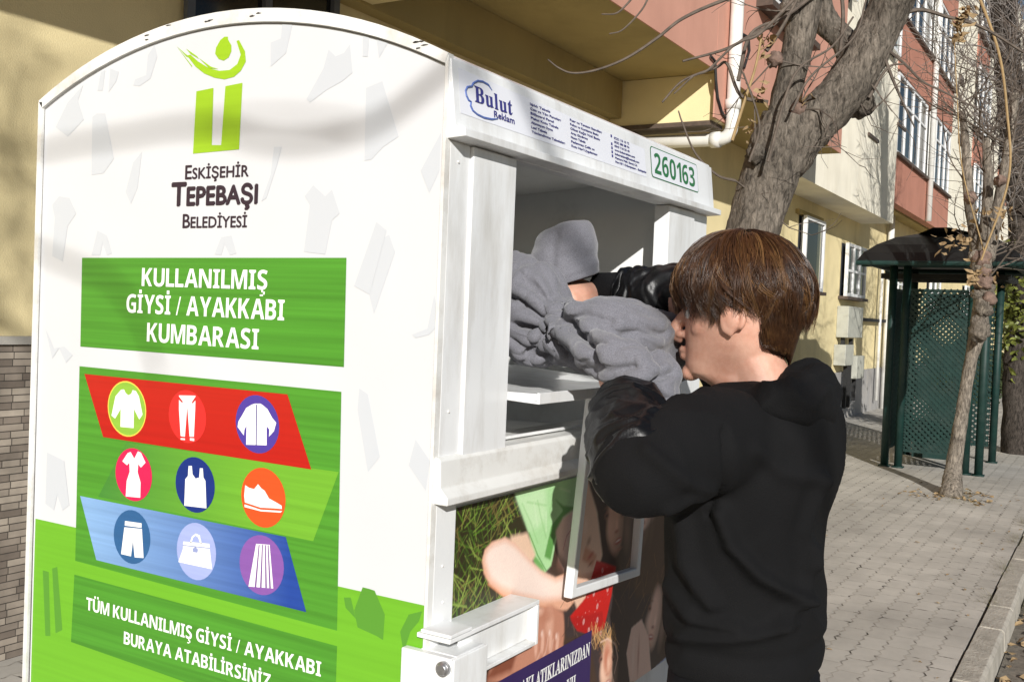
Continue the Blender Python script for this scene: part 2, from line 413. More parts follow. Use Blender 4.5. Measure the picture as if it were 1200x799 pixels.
# icon board
b = MB(); fpoly(b, [(92,429),(399,459),(394,739),(87,657)], 2)
board = b.build('icon_board', g_mid, panel)
yb = lambda x: PF(x, 500).y
red = vinyl('red_vinyl', (.44, .010, .007), (.50, .022, .010), .06, ('Z', 1.25, 1.50))
grn = vinyl('bright_green_vinyl', (.058, .225, .034), (.155, .40, .03), .08, ('Y', yb(120), yb(300)))
blu = vinyl('blue_vinyl', (.23, .40, .66), (.018, .06, .30), .10, ('Y', yb(105), yb(345)))
b = MB(); fpoly(b, [(147,518),(396,553),(366,634),(114,582)], 2.6); b.build('green_band', grn, board)
b = MB(); fpoly(b, [(98,438),(336,462),(364,550),(120,512)], 3.2); b.build('red_band', red, board)
b = MB(); fpoly(b, [(93,581),(334,629),(358,717),(112,656)], 3.2); b.build('blue_band', blu, board)
def icon(cx, cy, rx, ry, col, shapes, name, marks=(), ring=None, ll=None):
    c = tuple(x * .86 for x in lin(col)); mm = [vinyl('icon_' + name, c, streak=.05), white_ink, mat('icon_line_' + name, tuple(x * .8 for x in c), .5)]
    b = MB(); fpoly(b, [(cx + rx * math.cos(a), cy + ry * math.sin(a) + rx * math.cos(a) * .14) for a in np.linspace(0, 6.2832, 33)[:-1]], 4)
    if ring:
        mm.append(mat('icon_ring_' + name, ring, .5)); fpoly(b, [(cx + rx * 1.05 * math.cos(a), cy + ry * 1.05 * math.sin(a) + rx * math.cos(a) * .14) for a in np.linspace(0, 6.2832, 33)[:-1]], 3.7, 3)
    for s_ in shapes: fpoly(b, s_, 4.7, 1)
    for s_ in marks: fpoly(b, s_, 5.3, 2)
    b.build(name, mm, board, label=ll)
def Z5(pts): return [(80 + x / 2.578, 410 + y / 2.578) for x, y in pts]
icon(148,479,21.5,31,(.30,.55,.06),[Z5([(158,120),(167,119),(172,130),(180,137),(189,132),(193,121),(203,124),(212,140),(223,195),(213,210),(197,178),(196,236),(156,232),(157,178),(140,207),(129,198),(141,140)])],'coat_icon',ring=(.75,.6,.08))
icon(219,488,22,31,(.80,.035,.03),[Z5([(333,137),(383,138),(382,180),(378,262),(365,262),(358,170),(351,262),(338,260),(333,180)]),Z5([(338,266),(351,267),(351,272),(338,271)]),Z5([(366,266),(379,267),(379,275),(366,273)])],'trousers_icon',[Z5([(333,140),(345,156),(343,160),(333,150)]),Z5([(383,141),(372,158),(374,162),(383,152)])])
icon(301,497,25.5,34,(.09,.055,.36),[Z5([(553,165),(562,162),(580,162),(588,168),(600,178),(615,205),(627,220),(620,245),(605,262),(606,240),(598,230),(598,288),(536,286),(537,228),(531,240),(529,258),(510,232),(513,215),(525,195),(536,175)])],'jacket_icon',[Z5([(566,165),(569,165),(568,288),(565,288)])])
icon(156,556,21.5,31,(.74,.02,.10),[Z5([(178,311),(187,308),(198,328),(209,306),(218,310),(232,340),(218,355),(210,345),(208,368),(217,400),(216,446),(172,442),(175,395),(184,368),(183,340),(176,348),(162,336)])],'dress_icon')
icon(228,568,23,32.5,(.012,.035,.22),[Z5([(362,350),(372,350),(374,375),(383,388),(394,385),(396,357),(405,357),(407,385),(413,395),(416,478),(349,470),(352,390),(360,380)])],'vest_icon')
icon(308,583,26,35,(.82,.10,.02),[Z5([(533,408),(545,416),(560,420),(572,405),(582,418),(592,425),(605,448),(630,462),(643,470),(644,480),(622,478),(580,476),(532,460),(530,440)]),Z5([(531,466),(580,482),(645,486),(640,491),(580,487),(531,474)])],'shoe_icon')
icon(154,629,21.5,31.5,(.035,.13,.31),[Z5([(170,516),(220,523),(220,537),(169,530)]),Z5([(168,535),(221,540),(226,628),(199,626),(194,575),(188,623),(158,616)])],'shorts_icon')
icon(229.5,646,23,33.5,(.40,.47,.82),[Z5([(346,578),(425,585),(426,600),(433,662),(331,640),(345,600)]),Z5([(366,582),(372,563),(384,554),(396,560),(402,585),(397,584),(391,566),(383,560),(376,566),(371,582)])],'bag_icon',[Z5([(345,588),(426,597),(426,600),(345,591)]),Z5([(374,600),(383,594),(391,602),(389,612),(376,610)])],ll='pale lilac roundel with a white handbag')
icon(306,662,26,35,(.27,.11,.42),[Z5([(566,585),(607,588),(618,720),(543,714)])],'skirt_icon',[Z5([(574,588),(577,588),(567,716),(562,716)]),Z5([(584,588),(587,588),(583,717),(578,717)]),Z5([(593,589),(596,589),(599,718),(594,718)]),Z5([(601,589),(604,589),(611,719),(606,719)])])
# footer banner
b = MB(); fpoly(b, [(86,673),(394,757),(391,860),(82,752)], 2)
fb = b.build('footer_banner', g_dark, panel)
b = MB()
lineF(b, 'TÜM KULLANILMIŞ GİYSİ / AYAKKABI', (100,714), (375,794), ((101,699),(101,714)), 3, 0)
lineF(b, 'BURAYA ATABİLİRSİNİZ', (144,754), (316,803), ((145,739),(145,754)), 3, 0)
b.build('footer_lettering', white_ink, fb)

# ---- opening side (faces the road)
UL, UR, ZO, ZS = 1.524, 2.223, 1.862, 1.345
b = MB()
b.box((U0 + .012, V0, .10), (1.385, V0 + .03, 1.851)); b.box((2.389, V0, .10), (U1, V0 + .03, 1.851))
b.box((U0 + .012, V0 + .001, 1.851), (U1, V0 + .03, ZC - .012))
b.box((1.385, V0 + .004, 1.262), (2.389, V0 + .03, 1.300))
b.box((1.385, V0 + .012, .12), (2.389, V0 + .03, 1.262))
b.build('side_frame', white, bin_, bevel=.002)
b = MB(); b.box((1.386, V0 - .006, 1.344), (UL, V0 + .02, 1.850)); b.build('jamb_panel', white, bin_, bevel=.0025)
b = MB(); b.box((UR, V0 - .006, 1.344), (2.388, V0 + .032, 1.850)); b.build('jamb_panel', white, bin_, bevel=.0025)
# interior of the hopper
b = MB()
Vb, Il, Ir = 1.46, 1.44, 2.325
b.add([(Il, V0 + .03, 1.30), (Il, Vb, 1.30), (Il, Vb, 1.93), (Il, V0 + .03, 1.93)], [(0, 1, 2, 3)])
b.add([(Ir, V0 + .03, 1.30), (Ir, Vb, 1.30), (Ir, Vb, 1.93), (Ir, V0 + .03, 1.93)], [(3, 2, 1, 0)])
b.add([(Il, Vb, 1.30), (Ir, Vb, 1.30), (Ir, Vb, 1.93), (Il, Vb, 1.93)], [(0, 1, 2, 3)])
b.add([(Il, V0 + .03, 1.93), (Ir, V0 + .03, 1.93), (Ir, Vb, 1.89), (Il, Vb, 1.89)], [(0, 1, 2, 3)])
b.add([(Il, V0 + .03, 1.302), (Ir, V0 + .03, 1.302), (Ir, Vb, 1.302), (Il, Vb, 1.302)], [(0, 1, 2, 3)])
b.build('hopper', inner, bin_)
# header with its drip lip
b = MB()
pf = [(V0 - .002, ZC - .004), (V0 - .014, 1.872), (V0 - .034, 1.867), (V0 - .034, 1.854), (V0 + .004, 1.852), (V0 + .004, ZC - .004)]
b.prism([(U0 + .002, v, z) for v, z in pf], (U1 - U0 + .006, 0, 0))
head_ = b.build('header', white, bin_, bevel=.0015)
pfn = Vector((0, -(ZC - .004 - 1.872), .012)).normalized()      # the header's face leans out a touch
def hp(u, z, lay): # point on header face
    t_ = (ZC - .004 - z) / (ZC - .004 - 1.872); return Vector((u, V0 - .002 - .012 * t_ - .0006 * lay, z))
hz = (hp(0, 1.9, 0) - hp(0, 1.96, 0)).normalized() * -1
stick = mat('sticker_white', (.80, .81, .86), .25, var=.02)
navy = mat('navy_ink', (.045, .045, .22), .5); cloudb = mat('cloud_blue_ink', (.10, .16, .42), .5); dgreen = mat('plate_green_ink', (.03, .17, .06), .5)
b = MB(); b.poly([hp(1.334, 1.894, 1), hp(2.068, 1.893, 1), hp(2.066, 1.955, 1), hp(1.334, 1.966, 1)])
st = b.build('advert_sticker', stick, head_)
b = MB()
text(b, '\U0001D401\U0001D42E\U0001D425\U0001D42E\U0001D42D', hp(1.378, 1.921, 2), EX, hz, .118, .028, .008)
text(b, [('Reklam', 1)], hp(1.435, 1.9065, 2), EX, hz, .066, .0115, .02)
b.build('advert_name', navy, st)
def cp(px, py): p = on(px, py, 1, V0 - .006); return hp(p.x, p.z, 1.6)
b = MB()
cl = [cp(530 + x / 3.871, 70 + y / 3.871) for x, y in [(180,140),(165,115),(140,100),(115,97),(95,107),(86,122),(65,125),(55,142),(57,165),(65,185),(76,193),(72,210),(80,232),(100,250),(130,265),(165,272),(195,270)]]
b.tube(cl, [.0008] + [.0019] * (len(cl) - 2) + [.0009], 6)
b.build('advert_cloud', cloudb, st)
b = MB()
c1 = ['Işıklı Tabela', 'Çatı ve Yön Panoları', 'Billboard Panel', 'Pleksi Kutu Tabela', 'Alüminyum Oyma', 'Led Tabela', 'Yönlendirme Tabelaları']
c2 = ['Fuar ve Tanıtım Standları', 'Folyo ve Kumlama Baskı', 'Ofset Kağıt Vinil Baskı', 'Araç Giydirme', 'Neon Tabela', 'Paslanmaz Çelik ve', 'Kutu Harf Uygulaması']
c3 = ['0222 115 15 72', '0532 385 88 96', '0543 718 35 45', 'www.bulutreklam.com', 'bulutreklam@hotmail.com', 'Mamure Mah. Savaş Cd.', 'No:18/1 Odunpazarı - Eskişehir']
for k, (cs, u, wpc) in enumerate(((c1, 1.56, .0062), (c2, 1.712, .0060), (c3, 1.892, .0058))):
    for i, s_ in enumerate(cs):
        z = 1.9515 - i * .0082 - (.001 if k == 2 else 0)
        text(b, [(s_, 1)], hp(u + (.016 if k == 2 else 0), z, 2), EX, hz, len(s_) * wpc * .92, .0046, .02)
    if k == 2:
        for i in (0, 2, 3, 4, 5):
            z = 1.9515 - i * .0082; b.poly([hp(u, z, 2), hp(u + .007, z, 2), hp(u + .007, z + .0055, 2), hp(u, z + .0055, 2)])
b.build('advert_small_print', navy, st)
# number plate sticker
def rr(u0, u1, z0, z1, r, lay, n=6):
    pts = []
    for cx, cz, a0 in ((u1 - r, z1 - r, 0), (u0 + r, z1 - r, 90), (u0 + r, z0 + r, 180), (u1 - r, z0 + r, 270)):
        pts += [hp(cx + r * math.cos(R_(a0 + 90 * i / n)), cz + r * math.sin(R_(a0 + 90 * i / n)), lay) for i in range(n + 1)]
    return pts
b = MB(); b.poly(rr(2.098, 2.392, 1.898, 1.968, .010, 1.2)[::-1], 1); b.poly(rr(2.1005, 2.3895, 1.9003, 1.9657, .009, 2)[::-1], 0)
ns = b.build('number_sticker', [stick, dgreen], head_)
b = MB(); text(b, '260163', hp(2.116, 1.909, 2.8), EX, hz, .252, .048, 0); b.build('number_lettering', dgreen, ns)
# ledge below the opening
b = MB()
lp = [(V0 + .12, 1.349), (V0 - .004, 1.349), (V0 - .010, 1.343), (V0 - .012, 1.300), (V0 - .026, 1.286), (V0 - .026, 1.274), (V0 + .003, 1.274), (V0 + .003, 1.325), (V0 + .12, 1.325)]
b.prism([(U0 + .004, v, z) for v, z in lp], (U1 - U0 - .006, 0, 0))
b.build('ledge', white2, bin_, bevel=.002)
b = MB(); b.box((UL, V0 + .02, 1.3495), (UR, V0 + .03, 1.3505)); 
# tipping flap: tray with a raised lip
b = MB()
FL, FR, zf = 1.546, 2.195, 1.425
b.prism([(FL, .862, zf), (FL, .862, zf + .020), (FL, .868, zf + .020), (FL, .868, zf + .005), (FL, 1.02, zf + .010), (FL, 1.30, zf + .03), (FL, 1.30, zf + .026), (FL, 1.02, zf + .006), (FL, .868, zf)], (FR - FL, 0, 0))
b.box((FL + .001, .869, zf + .0055), (FL + .004, 1.0, zf + .018)); b.box((FR - .004, .869, zf + .0055), (FR - .001, 1.0, zf + .018))
b.box((FL + .003, .95, 1.352), (FR - .003, .955, 1.358))
fl = b.build('tipping_flap', white, bin_, bevel=.0012)
b = MB(); b.box((FL, .9, 1.36), (FR, .903, 1.361))
# square bar handle hanging from the flap
b = MB()
def bar(p, q, w=.0095, d=.0095):
    p, q = Vector(p), Vector(q); t_ = (q - p); L = t_.length; t_.normalize(); n1 = Vector((0, 1, 0)); n1 = (n1 - t_ * n1.dot(t_)).normalized(); n2 = t_.cross(n1)
    b.obox((p + q) / 2, t_ * (L / 2), n1 * d, n2 * w)
hA, hB, hC, hD = (1.775, .874, 1.432), (1.768, .900, 1.040), (2.082, .900, 1.020), (2.070, .880, 1.432)
bar(hA, hB); bar((1.7585, .900, 1.0405), (2.0915, .900, 1.0195)); bar(hC, hD)
b.build('bar_handle', white, fl, bevel=.003)
# latch: channel bar, plate and lock box on the corner
b = MB()
bz0, bz1, bv = .992, 1.072, .868
b.prism([(U0 - .012, bv, bz1 - .008), (U0 - .012, V0 + .012, bz1 - .008), (1.588, V0 + .012, bz1 - .008), (1.588, bv, bz1 - .008)], (0, 0, .008))
b.box((1.580, bv, bz0), (1.588, V0 + .011, bz1 - .0085)); b.box((1.40, bv, bz0), (1.5795, V0 + .011, bz0 + .007)); b.box((1.36, bv + .018, bz0 + .0075), (1.579, bv + .024, bz1 - .009))
b.box((U0 - .016, bv - .004, bz1 + .002), (1.36, V0 + .002, bz1 + .008))
la = b.build('latch_bar', white, bin_, bevel=.0015)
b = MB()
b.box((1.298, .862, .62), (1.314, .958, 1.044)); b.box((1.298, .856, .62), (1.398, .8615, 1.044)); b.box((1.3145, .862, 1.036), (1.398, V0 + .012, 1.0438)); b.box((1.390, .862, .62), (1.3975, V0 + .012, 1.0355))
lk = b.build('lock_box', white, bin_, bevel=.003)
b = MB(); p = on(520, 783, 0, 1.296); b.tube([(1.2985, p.y, p.z), (1.290, p.y, p.z)], [.012, .012], 20); b.tube([(1.2905, p.y, p.z), (1.287, p.y, p.z)], [.0105, .008], 20)
b.build('lock_cylinder', steel, lk, bevel=.001)
# screws
for u, z in ((1.35, 1.82), (1.35, 1.42), (1.35, 1.17), (1.355, 1.11)): b = MB(); b.tube([(u, V0 + .001, z), (u, V0 - .0025, z)], [.0024, .0018], 8); b.build('rivet', white2, bin_)
# ------------------------------------------------------------------ the photographic print on the lower half of the bin's side
PU0, PU1, PZ0, PZ1, PS = 1.388, 2.386, .74, 1.257, .0019
nu, nz = int((PU1 - PU0) / PS) + 1, int((PZ1 - PZ0) / PS) + 1
GU = PU0 + np.arange(nu) * PS; GZ = PZ0 + np.arange(nz) * PS
UU, ZZ = np.meshgrid(GU, GZ); IMG = np.zeros((nz, nu, 3))
VP = V0 + .008
def pp(px, py): q = on(px, py, 1, VP); return q.x, q.z
def blur(a, k):
    if k < 1: return a
    for ax in (0, 1):
        c = np.cumsum(np.concatenate([np.repeat(a.take([0], ax), k + 1, ax), a, np.repeat(a.take([-1], ax), k, ax)], ax), ax)
        n_ = a.shape[ax]; a = (c.take(range(2 * k + 1, 2 * k + 1 + n_), ax) - c.take(range(0, n_), ax)) / (2 * k + 1)
    return a
def comp(mask, col, a=1.0):
    global IMG
    m = (mask * a)[..., None]; IMG = IMG * (1 - m) + np.array(lin(col)) * m
def pmask(pts):
    P_ = [pp(*q) for q in pts]; m = np.zeros(UU.shape, bool); j = len(P_) - 1
    for i in range(len(P_)):
        (xi, yi), (xj, yj) = P_[i], P_[j]
        if yi != yj:
            c = ((yi > ZZ) != (yj > ZZ)) & (UU < (xj - xi) * (ZZ - yi) / (yj - yi) + xi); m ^= c
        j = i
    return m.astype(float)
def poly_(pts, col, k=1, a=1.0): comp(blur(pmask(pts), k), col, a)
def ell(cx, cy, rx, ry, ang, col, soft=.15, a=1.0):
    u, z = pp(cx, cy); k = 1 / 700.0; c, s_ = math.cos(R_(ang)), math.sin(R_(ang))
    dx, dz = UU - u, ZZ - z; x = (dx * c + dz * s_) / (rx * k * 1.05); y = (-dx * s_ + dz * c) / (ry * k)
    d = np.sqrt(x * x + y * y); comp(np.clip((1 + soft - d) / (2 * soft), 0, 1), col, a)
def stroke(pts, wpx, col, a=1.0, soft=.5):
    P_ = [pp(*q) for q in pts]; d = np.full(UU.shape, 9.0)
    for (x0, y0), (x1, y1) in zip(P_, P_[1:]):
        L = (x1 - x0) ** 2 + (y1 - y0) ** 2 + 1e-12; t_ = np.clip(((UU - x0) * (x1 - x0) + (ZZ - y0) * (y1 - y0)) / L, 0, 1)
        d = np.minimum(d, np.hypot(UU - x0 - t_ * (x1 - x0), ZZ - y0 - t_ * (y1 - y0)))
    w_ = wpx / 750.0; comp(np.clip((w_ - d) / (w_ * soft + 1e-6) , 0, 1), col, a)
rp = random.Random(11)
IMG[:] = lin((70, 52, 42))
nzm = np.random.rand(nz, nu); IMG *= (.7 + .6 * blur(nzm, 3))[..., None]
# grass
poly_([(528,600),(606,575),(628,640),(600,720),(560,799),(524,799)], (52,48,28), 2)
for i in range(420):
    x = rp.uniform(525, 612); y = rp.uniform(590, 760); l = rp.uniform(14, 45); a = rp.gauss(-80, 32); dx, dy = math.cos(R_(a)) * l, math.sin(R_(a)) * l
    c = rp.choice([(92,128,40), (70,104,34), (120,150,60), (150,170,80), (58,84,30), (128,124,62), (44,58,24), (120,104,58)])
    if x + dx > 622 or (x > 605 and y > 640): continue
    stroke([(x, y), (x + dx * .6, y + dy * .5), (x + dx, y + dy * .9)], rp.uniform(.7, 1.5), c, rp.uniform(.5, .95))
# green shirt
poly_([(603,578),(680,556),(684,600),(664,606),(652,632),(646,662),(634,676),(624,650),(620,626)], (176,222,160), 1)
poly_([(604,580),(640,570),(640,610),(622,622)], (204,236,188), 5, .8)
poly_([(650,584),(660,592),(676,594),(660,606),(650,632),(645,656),(638,652),(646,616),(660,598)], (84,150,64), 1, .9)
stroke([(620,624),(630,650),(640,668)], 1.6, (96,160,80)); poly_([(622,645),(636,662),(640,674),(630,672)], (108,172,86), 1)
# arm across
poly_([(598,628),(618,624),(628,650),(622,660),(600,645)], (236,200,172), 2)
AR = [(565,656),(568,644),(577,634),(592,629),(604,636),(618,652),(634,668),(650,676),(660,672),(676,655),(684,690),(664,716),(640,712),(612,705),(588,697),(574,685),(567,672)]
poly_(AR, (232,176,146), 1); poly_([(568,655),(571,645),(580,637),(592,633),(604,640),(620,657),(636,673),(652,680),(664,676),(676,660),(680,680),(662,700),(636,702),(610,696),(588,688),(575,678)], (248,226,214), 4, .95)
stroke([(572,684),(590,698),(616,706),(645,713)], 2.4, (226,148,108), .7, 1)
# cheek and ear beside the arm
poly_([(651,622),(660,606),(674,596),(684,596),(684,668),(662,668),(655,655)], (238,200,186), 2); stroke([(672,616),(664,628),(660,644)], 1.8, (196,96,104), .8, 1); poly_([(655,648),(668,664),(660,672),(652,664)], (120,84,72), 3, .6)
# yellow cloth and brown skin below the arm
poly_([(568,735),(588,702),(606,706),(600,735)], (236,190,26), 1); stroke([(590,712),(584,735)], 2, (196,140,20), .7)
poly_([(622,715),(646,708),(662,718),(660,760),(640,775),(600,790),(590,799),(570,799),(575,780),(610,760),(628,740)], (196,136,112), 2); ell(644,730,10,18,10,(222,170,146),.5,.9)
for q in ([(628,776),(634,762),(636,745)], [(634,776),(640,762),(642,748)], [(641,774),(646,762),(648,750)]): stroke(q, 4.2, (226,180,160), .7, 1); stroke([(x + 3, y + 1) for x, y in q], .9, (160,96,84), .5, 1)
poly_([(566,799),(585,770),(606,764),(600,785)], (110,48,24), 3, .8)
# dark hair and red scarf
poly_([(690,560),(712,562),(722,660),(704,664),(696,620)], (50,28,22), 2)
poly_([(660,716),(700,700),(730,690),(770,690),(775,799),(700,799),(690,742),(664,748)], (62,50,50), 2)
for i in range(60):
    x = rp.uniform(662, 735); y = rp.uniform(690, 740); stroke([(x, y), (x + rp.uniform(-10, 10), y + rp.uniform(10, 24))], .8, rp.choice([(90,70,62), (40,30,30), (120,90,76)]), .7)
# smiling mouth and chin next to the scarf
poly_([(688,560),(700,600),(706,650),(698,676),(680,726),(672,700),(676,640),(680,600)], (236,196,170), 2)
poly_([(686,640),(700,650),(694,664),(682,656)], (212,150,120), 2); ell(692,651,9,3.2,20,(196,104,88),.6); ell(692,660,7,1.6,20,(150,84,66),.8,.8); ell(690,634,6,4,40,(140,84,62),.9,.7); ell(686,616,5,9,0,(250,216,196),.9,.7)
def pmask_hit(x, y):
    j = len(SC) - 1; c_ = False
    for i in range(len(SC)):
        (xi, yi), (xj, yj) = SC[i], SC[j]
        if (yi > y) != (yj > y) and x < (xj - xi) * (y - yi) / (yj - yi) + xi: c_ = not c_
        j = i
    return c_
SC = [(699,656),(722,664),(716,700),(708,735),(694,742),(676,738),(668,722),(686,700)]
poly_(SC, (196,26,22), 1); poly_([(676,738),(668,724),(706,716),(708,736),(694,744)], (176,22,22), 1)
for x, y in ((706,668),(712,690),(696,695),(684,728),(700,726),(690,738),(704,742),(708,680),(700,710)): ell(x, y, 2.6, 3.6, rp.uniform(-30,30), (236,200,196), .5, .85); ell(x, y, 1.1, 1.8, 0, (190,40,36), .4)
# faces lying in a ring
def face(cx, cy, rx, ry, ang, col, flip=1):
    ell(cx, cy, rx, ry, ang, tuple(q * .80 for q in col), .14); c, s_ = math.cos(R_(-ang)), math.sin(R_(-ang))
    def L(x, y): return (cx + (x * rx * c - y * ry * s_) * .95, cy + (x * rx * s_ + y * ry * c) * .95 * flip)
    ell(*L(-.12, -.05), rx * .78, ry * .82, ang, col, .35, .9); ell(*L(-.3, .15), rx * .42, ry * .3, ang, tuple(min(255, q + 14) for q in col), .7, .7); ell(*L(.45, .2), rx * .4, ry * .5, ang, tuple(q * .72 for q in col), .8, .6)
    for e in (-.40, .36):
        ell(*L(e, -.2), rx * .26, ry * .10, ang, (150, 100, 84), .7, .8); ell(*L(e, -.19), rx * .17, ry * .045, ang, (52, 34, 32), .6, .9); ell(*L(e, -.38), rx * .28, ry * .035, ang, (120, 82, 62), .8, .6)
    ell(*L(.02, .06), rx * .16, ry * .16, ang, tuple(min(255, q + 18) for q in col), .7, .8); ell(*L(-.02, .22), rx * .22, ry * .05, ang, (150, 84, 72), .8, .8)
    ell(*L(0, .46), rx * .42, ry * .085, ang, (170, 66, 62), .5, .95); ell(*L(0, .45), rx * .30, ry * .03, ang, (236, 220, 208), .6, .9); ell(*L(0, .66), rx * .35, ry * .05, ang, (180, 116, 98), .9, .6)
face(722,612,26,50,6,(214,166,140)); face(757,600,22,58,-10,(226,186,166)); 
poly_([(738,640),(764,610),(785,590),(790,690),(745,700)], (86,62,46), 3, .85)
for i in range(50):
    x = rp.uniform(735, 790); y = rp.uniform(640, 700); stroke([(x, y), (x + rp.uniform(-14, 6), y + rp.uniform(14, 30))], 1.0, rp.choice([(120,88,60), (60,42,32), (150,112,76)]), .6)
face(768,724,24,52,-14,(232,190,170))
poly_([(740,735),(752,725),(760,745),(764,799),(738,799),(734,765)], (236,198,180), 1); ell(748,768,3,26,0,(188,128,110),.9,.8); ell(742,770,4,24,0,(246,214,198),.9,.7)
face(712,780,20,44,0,(238,192,166)); ell(714,782,6,9,0,(196,116,90),.8,.8)
for i in range(70):
    x = rp.uniform(692, 720); y = rp.uniform(728, 740); stroke([(x, y), (x + rp.uniform(-4, 3), y + 9), (x + rp.uniform(-8, 8), y + rp.uniform(16, 26))], .8, rp.choice([(214,160,100), (170,116,70), (236,190,130)]), .6)
# ear and cheek of the fair-haired child, fingers over the brow, folds in the shirt
ell(712, 770, 14, 26, 6, (224, 168, 140), .3); ell(711, 770, 9, 19, 6, (196, 118, 92), .5, .8); ell(713, 776, 5, 11, 6, (238, 190, 164), .6, .9); stroke([(704,752),(712,748),(721,754),(724,770),(720,788)], 2.6, (240, 200, 176), .9, 1)
for k_, (x, y) in enumerate(((628, 742), (636, 738), (645, 737), (653, 741))): ell(x, y + 14, 4.2, 15, 4 - k_ * 4, (228, 178, 156), .35, .9); ell(x - 1, y + 4, 2.6, 4, 0, (244, 212, 198), .6, .8); stroke([(x + 4.5, y + 4), (x + 4.5, y + 26)], .8, (150, 88, 76), .6, 1)
ell(640, 722, 16, 8, -12, (186, 124, 100), .5, .7); ell(632, 716, 9, 5, -12, (232, 186, 164), .8, .8)
for q_ in ([(612,590),(622,612),(630,636)], [(630,586),(634,606),(640,630)], [(648,582),(644,600)], [(618,588),(640,592)]): stroke(q_, 2.6, (142, 198, 122), .55, 1)
for q_ in ([(626,590),(630,616)], [(640,600),(640,622)], [(656,572),(668,576)]): stroke(q_, 3.2, (214, 240, 198), .6, 1)
for k_ in range(90):
    x = rp.uniform(676, 716); y = rp.uniform(664, 736); ell(x, y, rp.uniform(.5, 1.2), rp.uniform(.5, 1.2), 0, rp.choice([(232, 190, 186), (150, 16, 16), (214, 60, 54)]), .5, .5) if pmask_hit(x, y) else None
poly_([(758,790),(800,752),(830,799),(830,860),(752,860)], (186,196,226), 1); poly_([(756,795),(790,772),(830,860),(752,860)], (226,228,230), 1)
IMG = np.clip(IMG * 1.06, 0, 1); IMG *= (.80 + .40 * blur(np.random.rand(nz, nu), 12))[..., None] * (.95 + .1 * np.random.rand(nz, nu))[..., None]; IMG = np.clip(IMG, 0, 1)
me = bpy.data.meshes.new('photo_poster')
vv = np.stack([UU.ravel(), np.full(UU.size, VP), ZZ.ravel()], 1)
ii = np.arange(nu * nz).reshape(nz, nu); ff = np.stack([ii[:-1, :-1], ii[:-1, 1:], ii[1:, 1:], ii[1:, :-1]], -1).reshape(-1, 4)
me.from_pydata(vv.tolist(), [], ff.tolist())
ca = me.color_attributes.new('print', 'FLOAT_COLOR', 'POINT'); ca.data.foreach_set('color', np.concatenate([IMG.reshape(-1, 3), np.ones((nu * nz, 1))], 1).ravel().astype(np.float32))
me.materials.append(attr_mat('photo_print', 'print', .35, .4))
poster = bpy.data.objects.new('photo_poster', me); COL.objects.link(poster); put(poster, bin_)
poster['label'] = 'printed photograph of children lying in grass'
b = MB()
q = lambda x, y, l=1: Vector((pp(x, y)[0], VP - .0006 * l, pp(x, y)[1]))
zt = (pp(597,787)[1] + pp(693,741)[1]) / 2
ul, ur = pp(560,799)[0], pp(693,745)[0]
b.poly([(ul - .25, VP - .0007, .745), (ur, VP - .0007, .745), (ur, VP - .0007, zt), (ul - .25, VP - .0007, zt)][::-1])
nb = b.build('navy_banner', mat('navy_print', (.035, .018, .10), .4, var=.06), poster)
b = MB(); serif = lambda s_: ''.join(chr(0x1D400 + ord(c) - 65) if 'A' <= c <= 'Z' else c for c in s_)
a_, c_ = q(604,803,2), q(690,768,2); 
text(b, [(serif('DAKI'), 1), (' ', 1), (serif('ATIKLARINIZDAN'), 1)], (a_.x, VP - .0014, pp(690,767)[1]), EX, EZ, c_.x - a_.x, .030, .006)
b.build('banner_lettering', white_ink, nb); b = MB()
text(b, [(serif('ILE'), 1), (' ', 1), (serif('HER'), 1), (' ', 1), (serif('YIL'), 1)], (q(628,800).x, VP - .0014, pp(690,767)[1] - .052), EX, EZ, q(676,790).x - q(628,800).x, .030, .006)
b.build('banner_lettering', white_ink, nb)
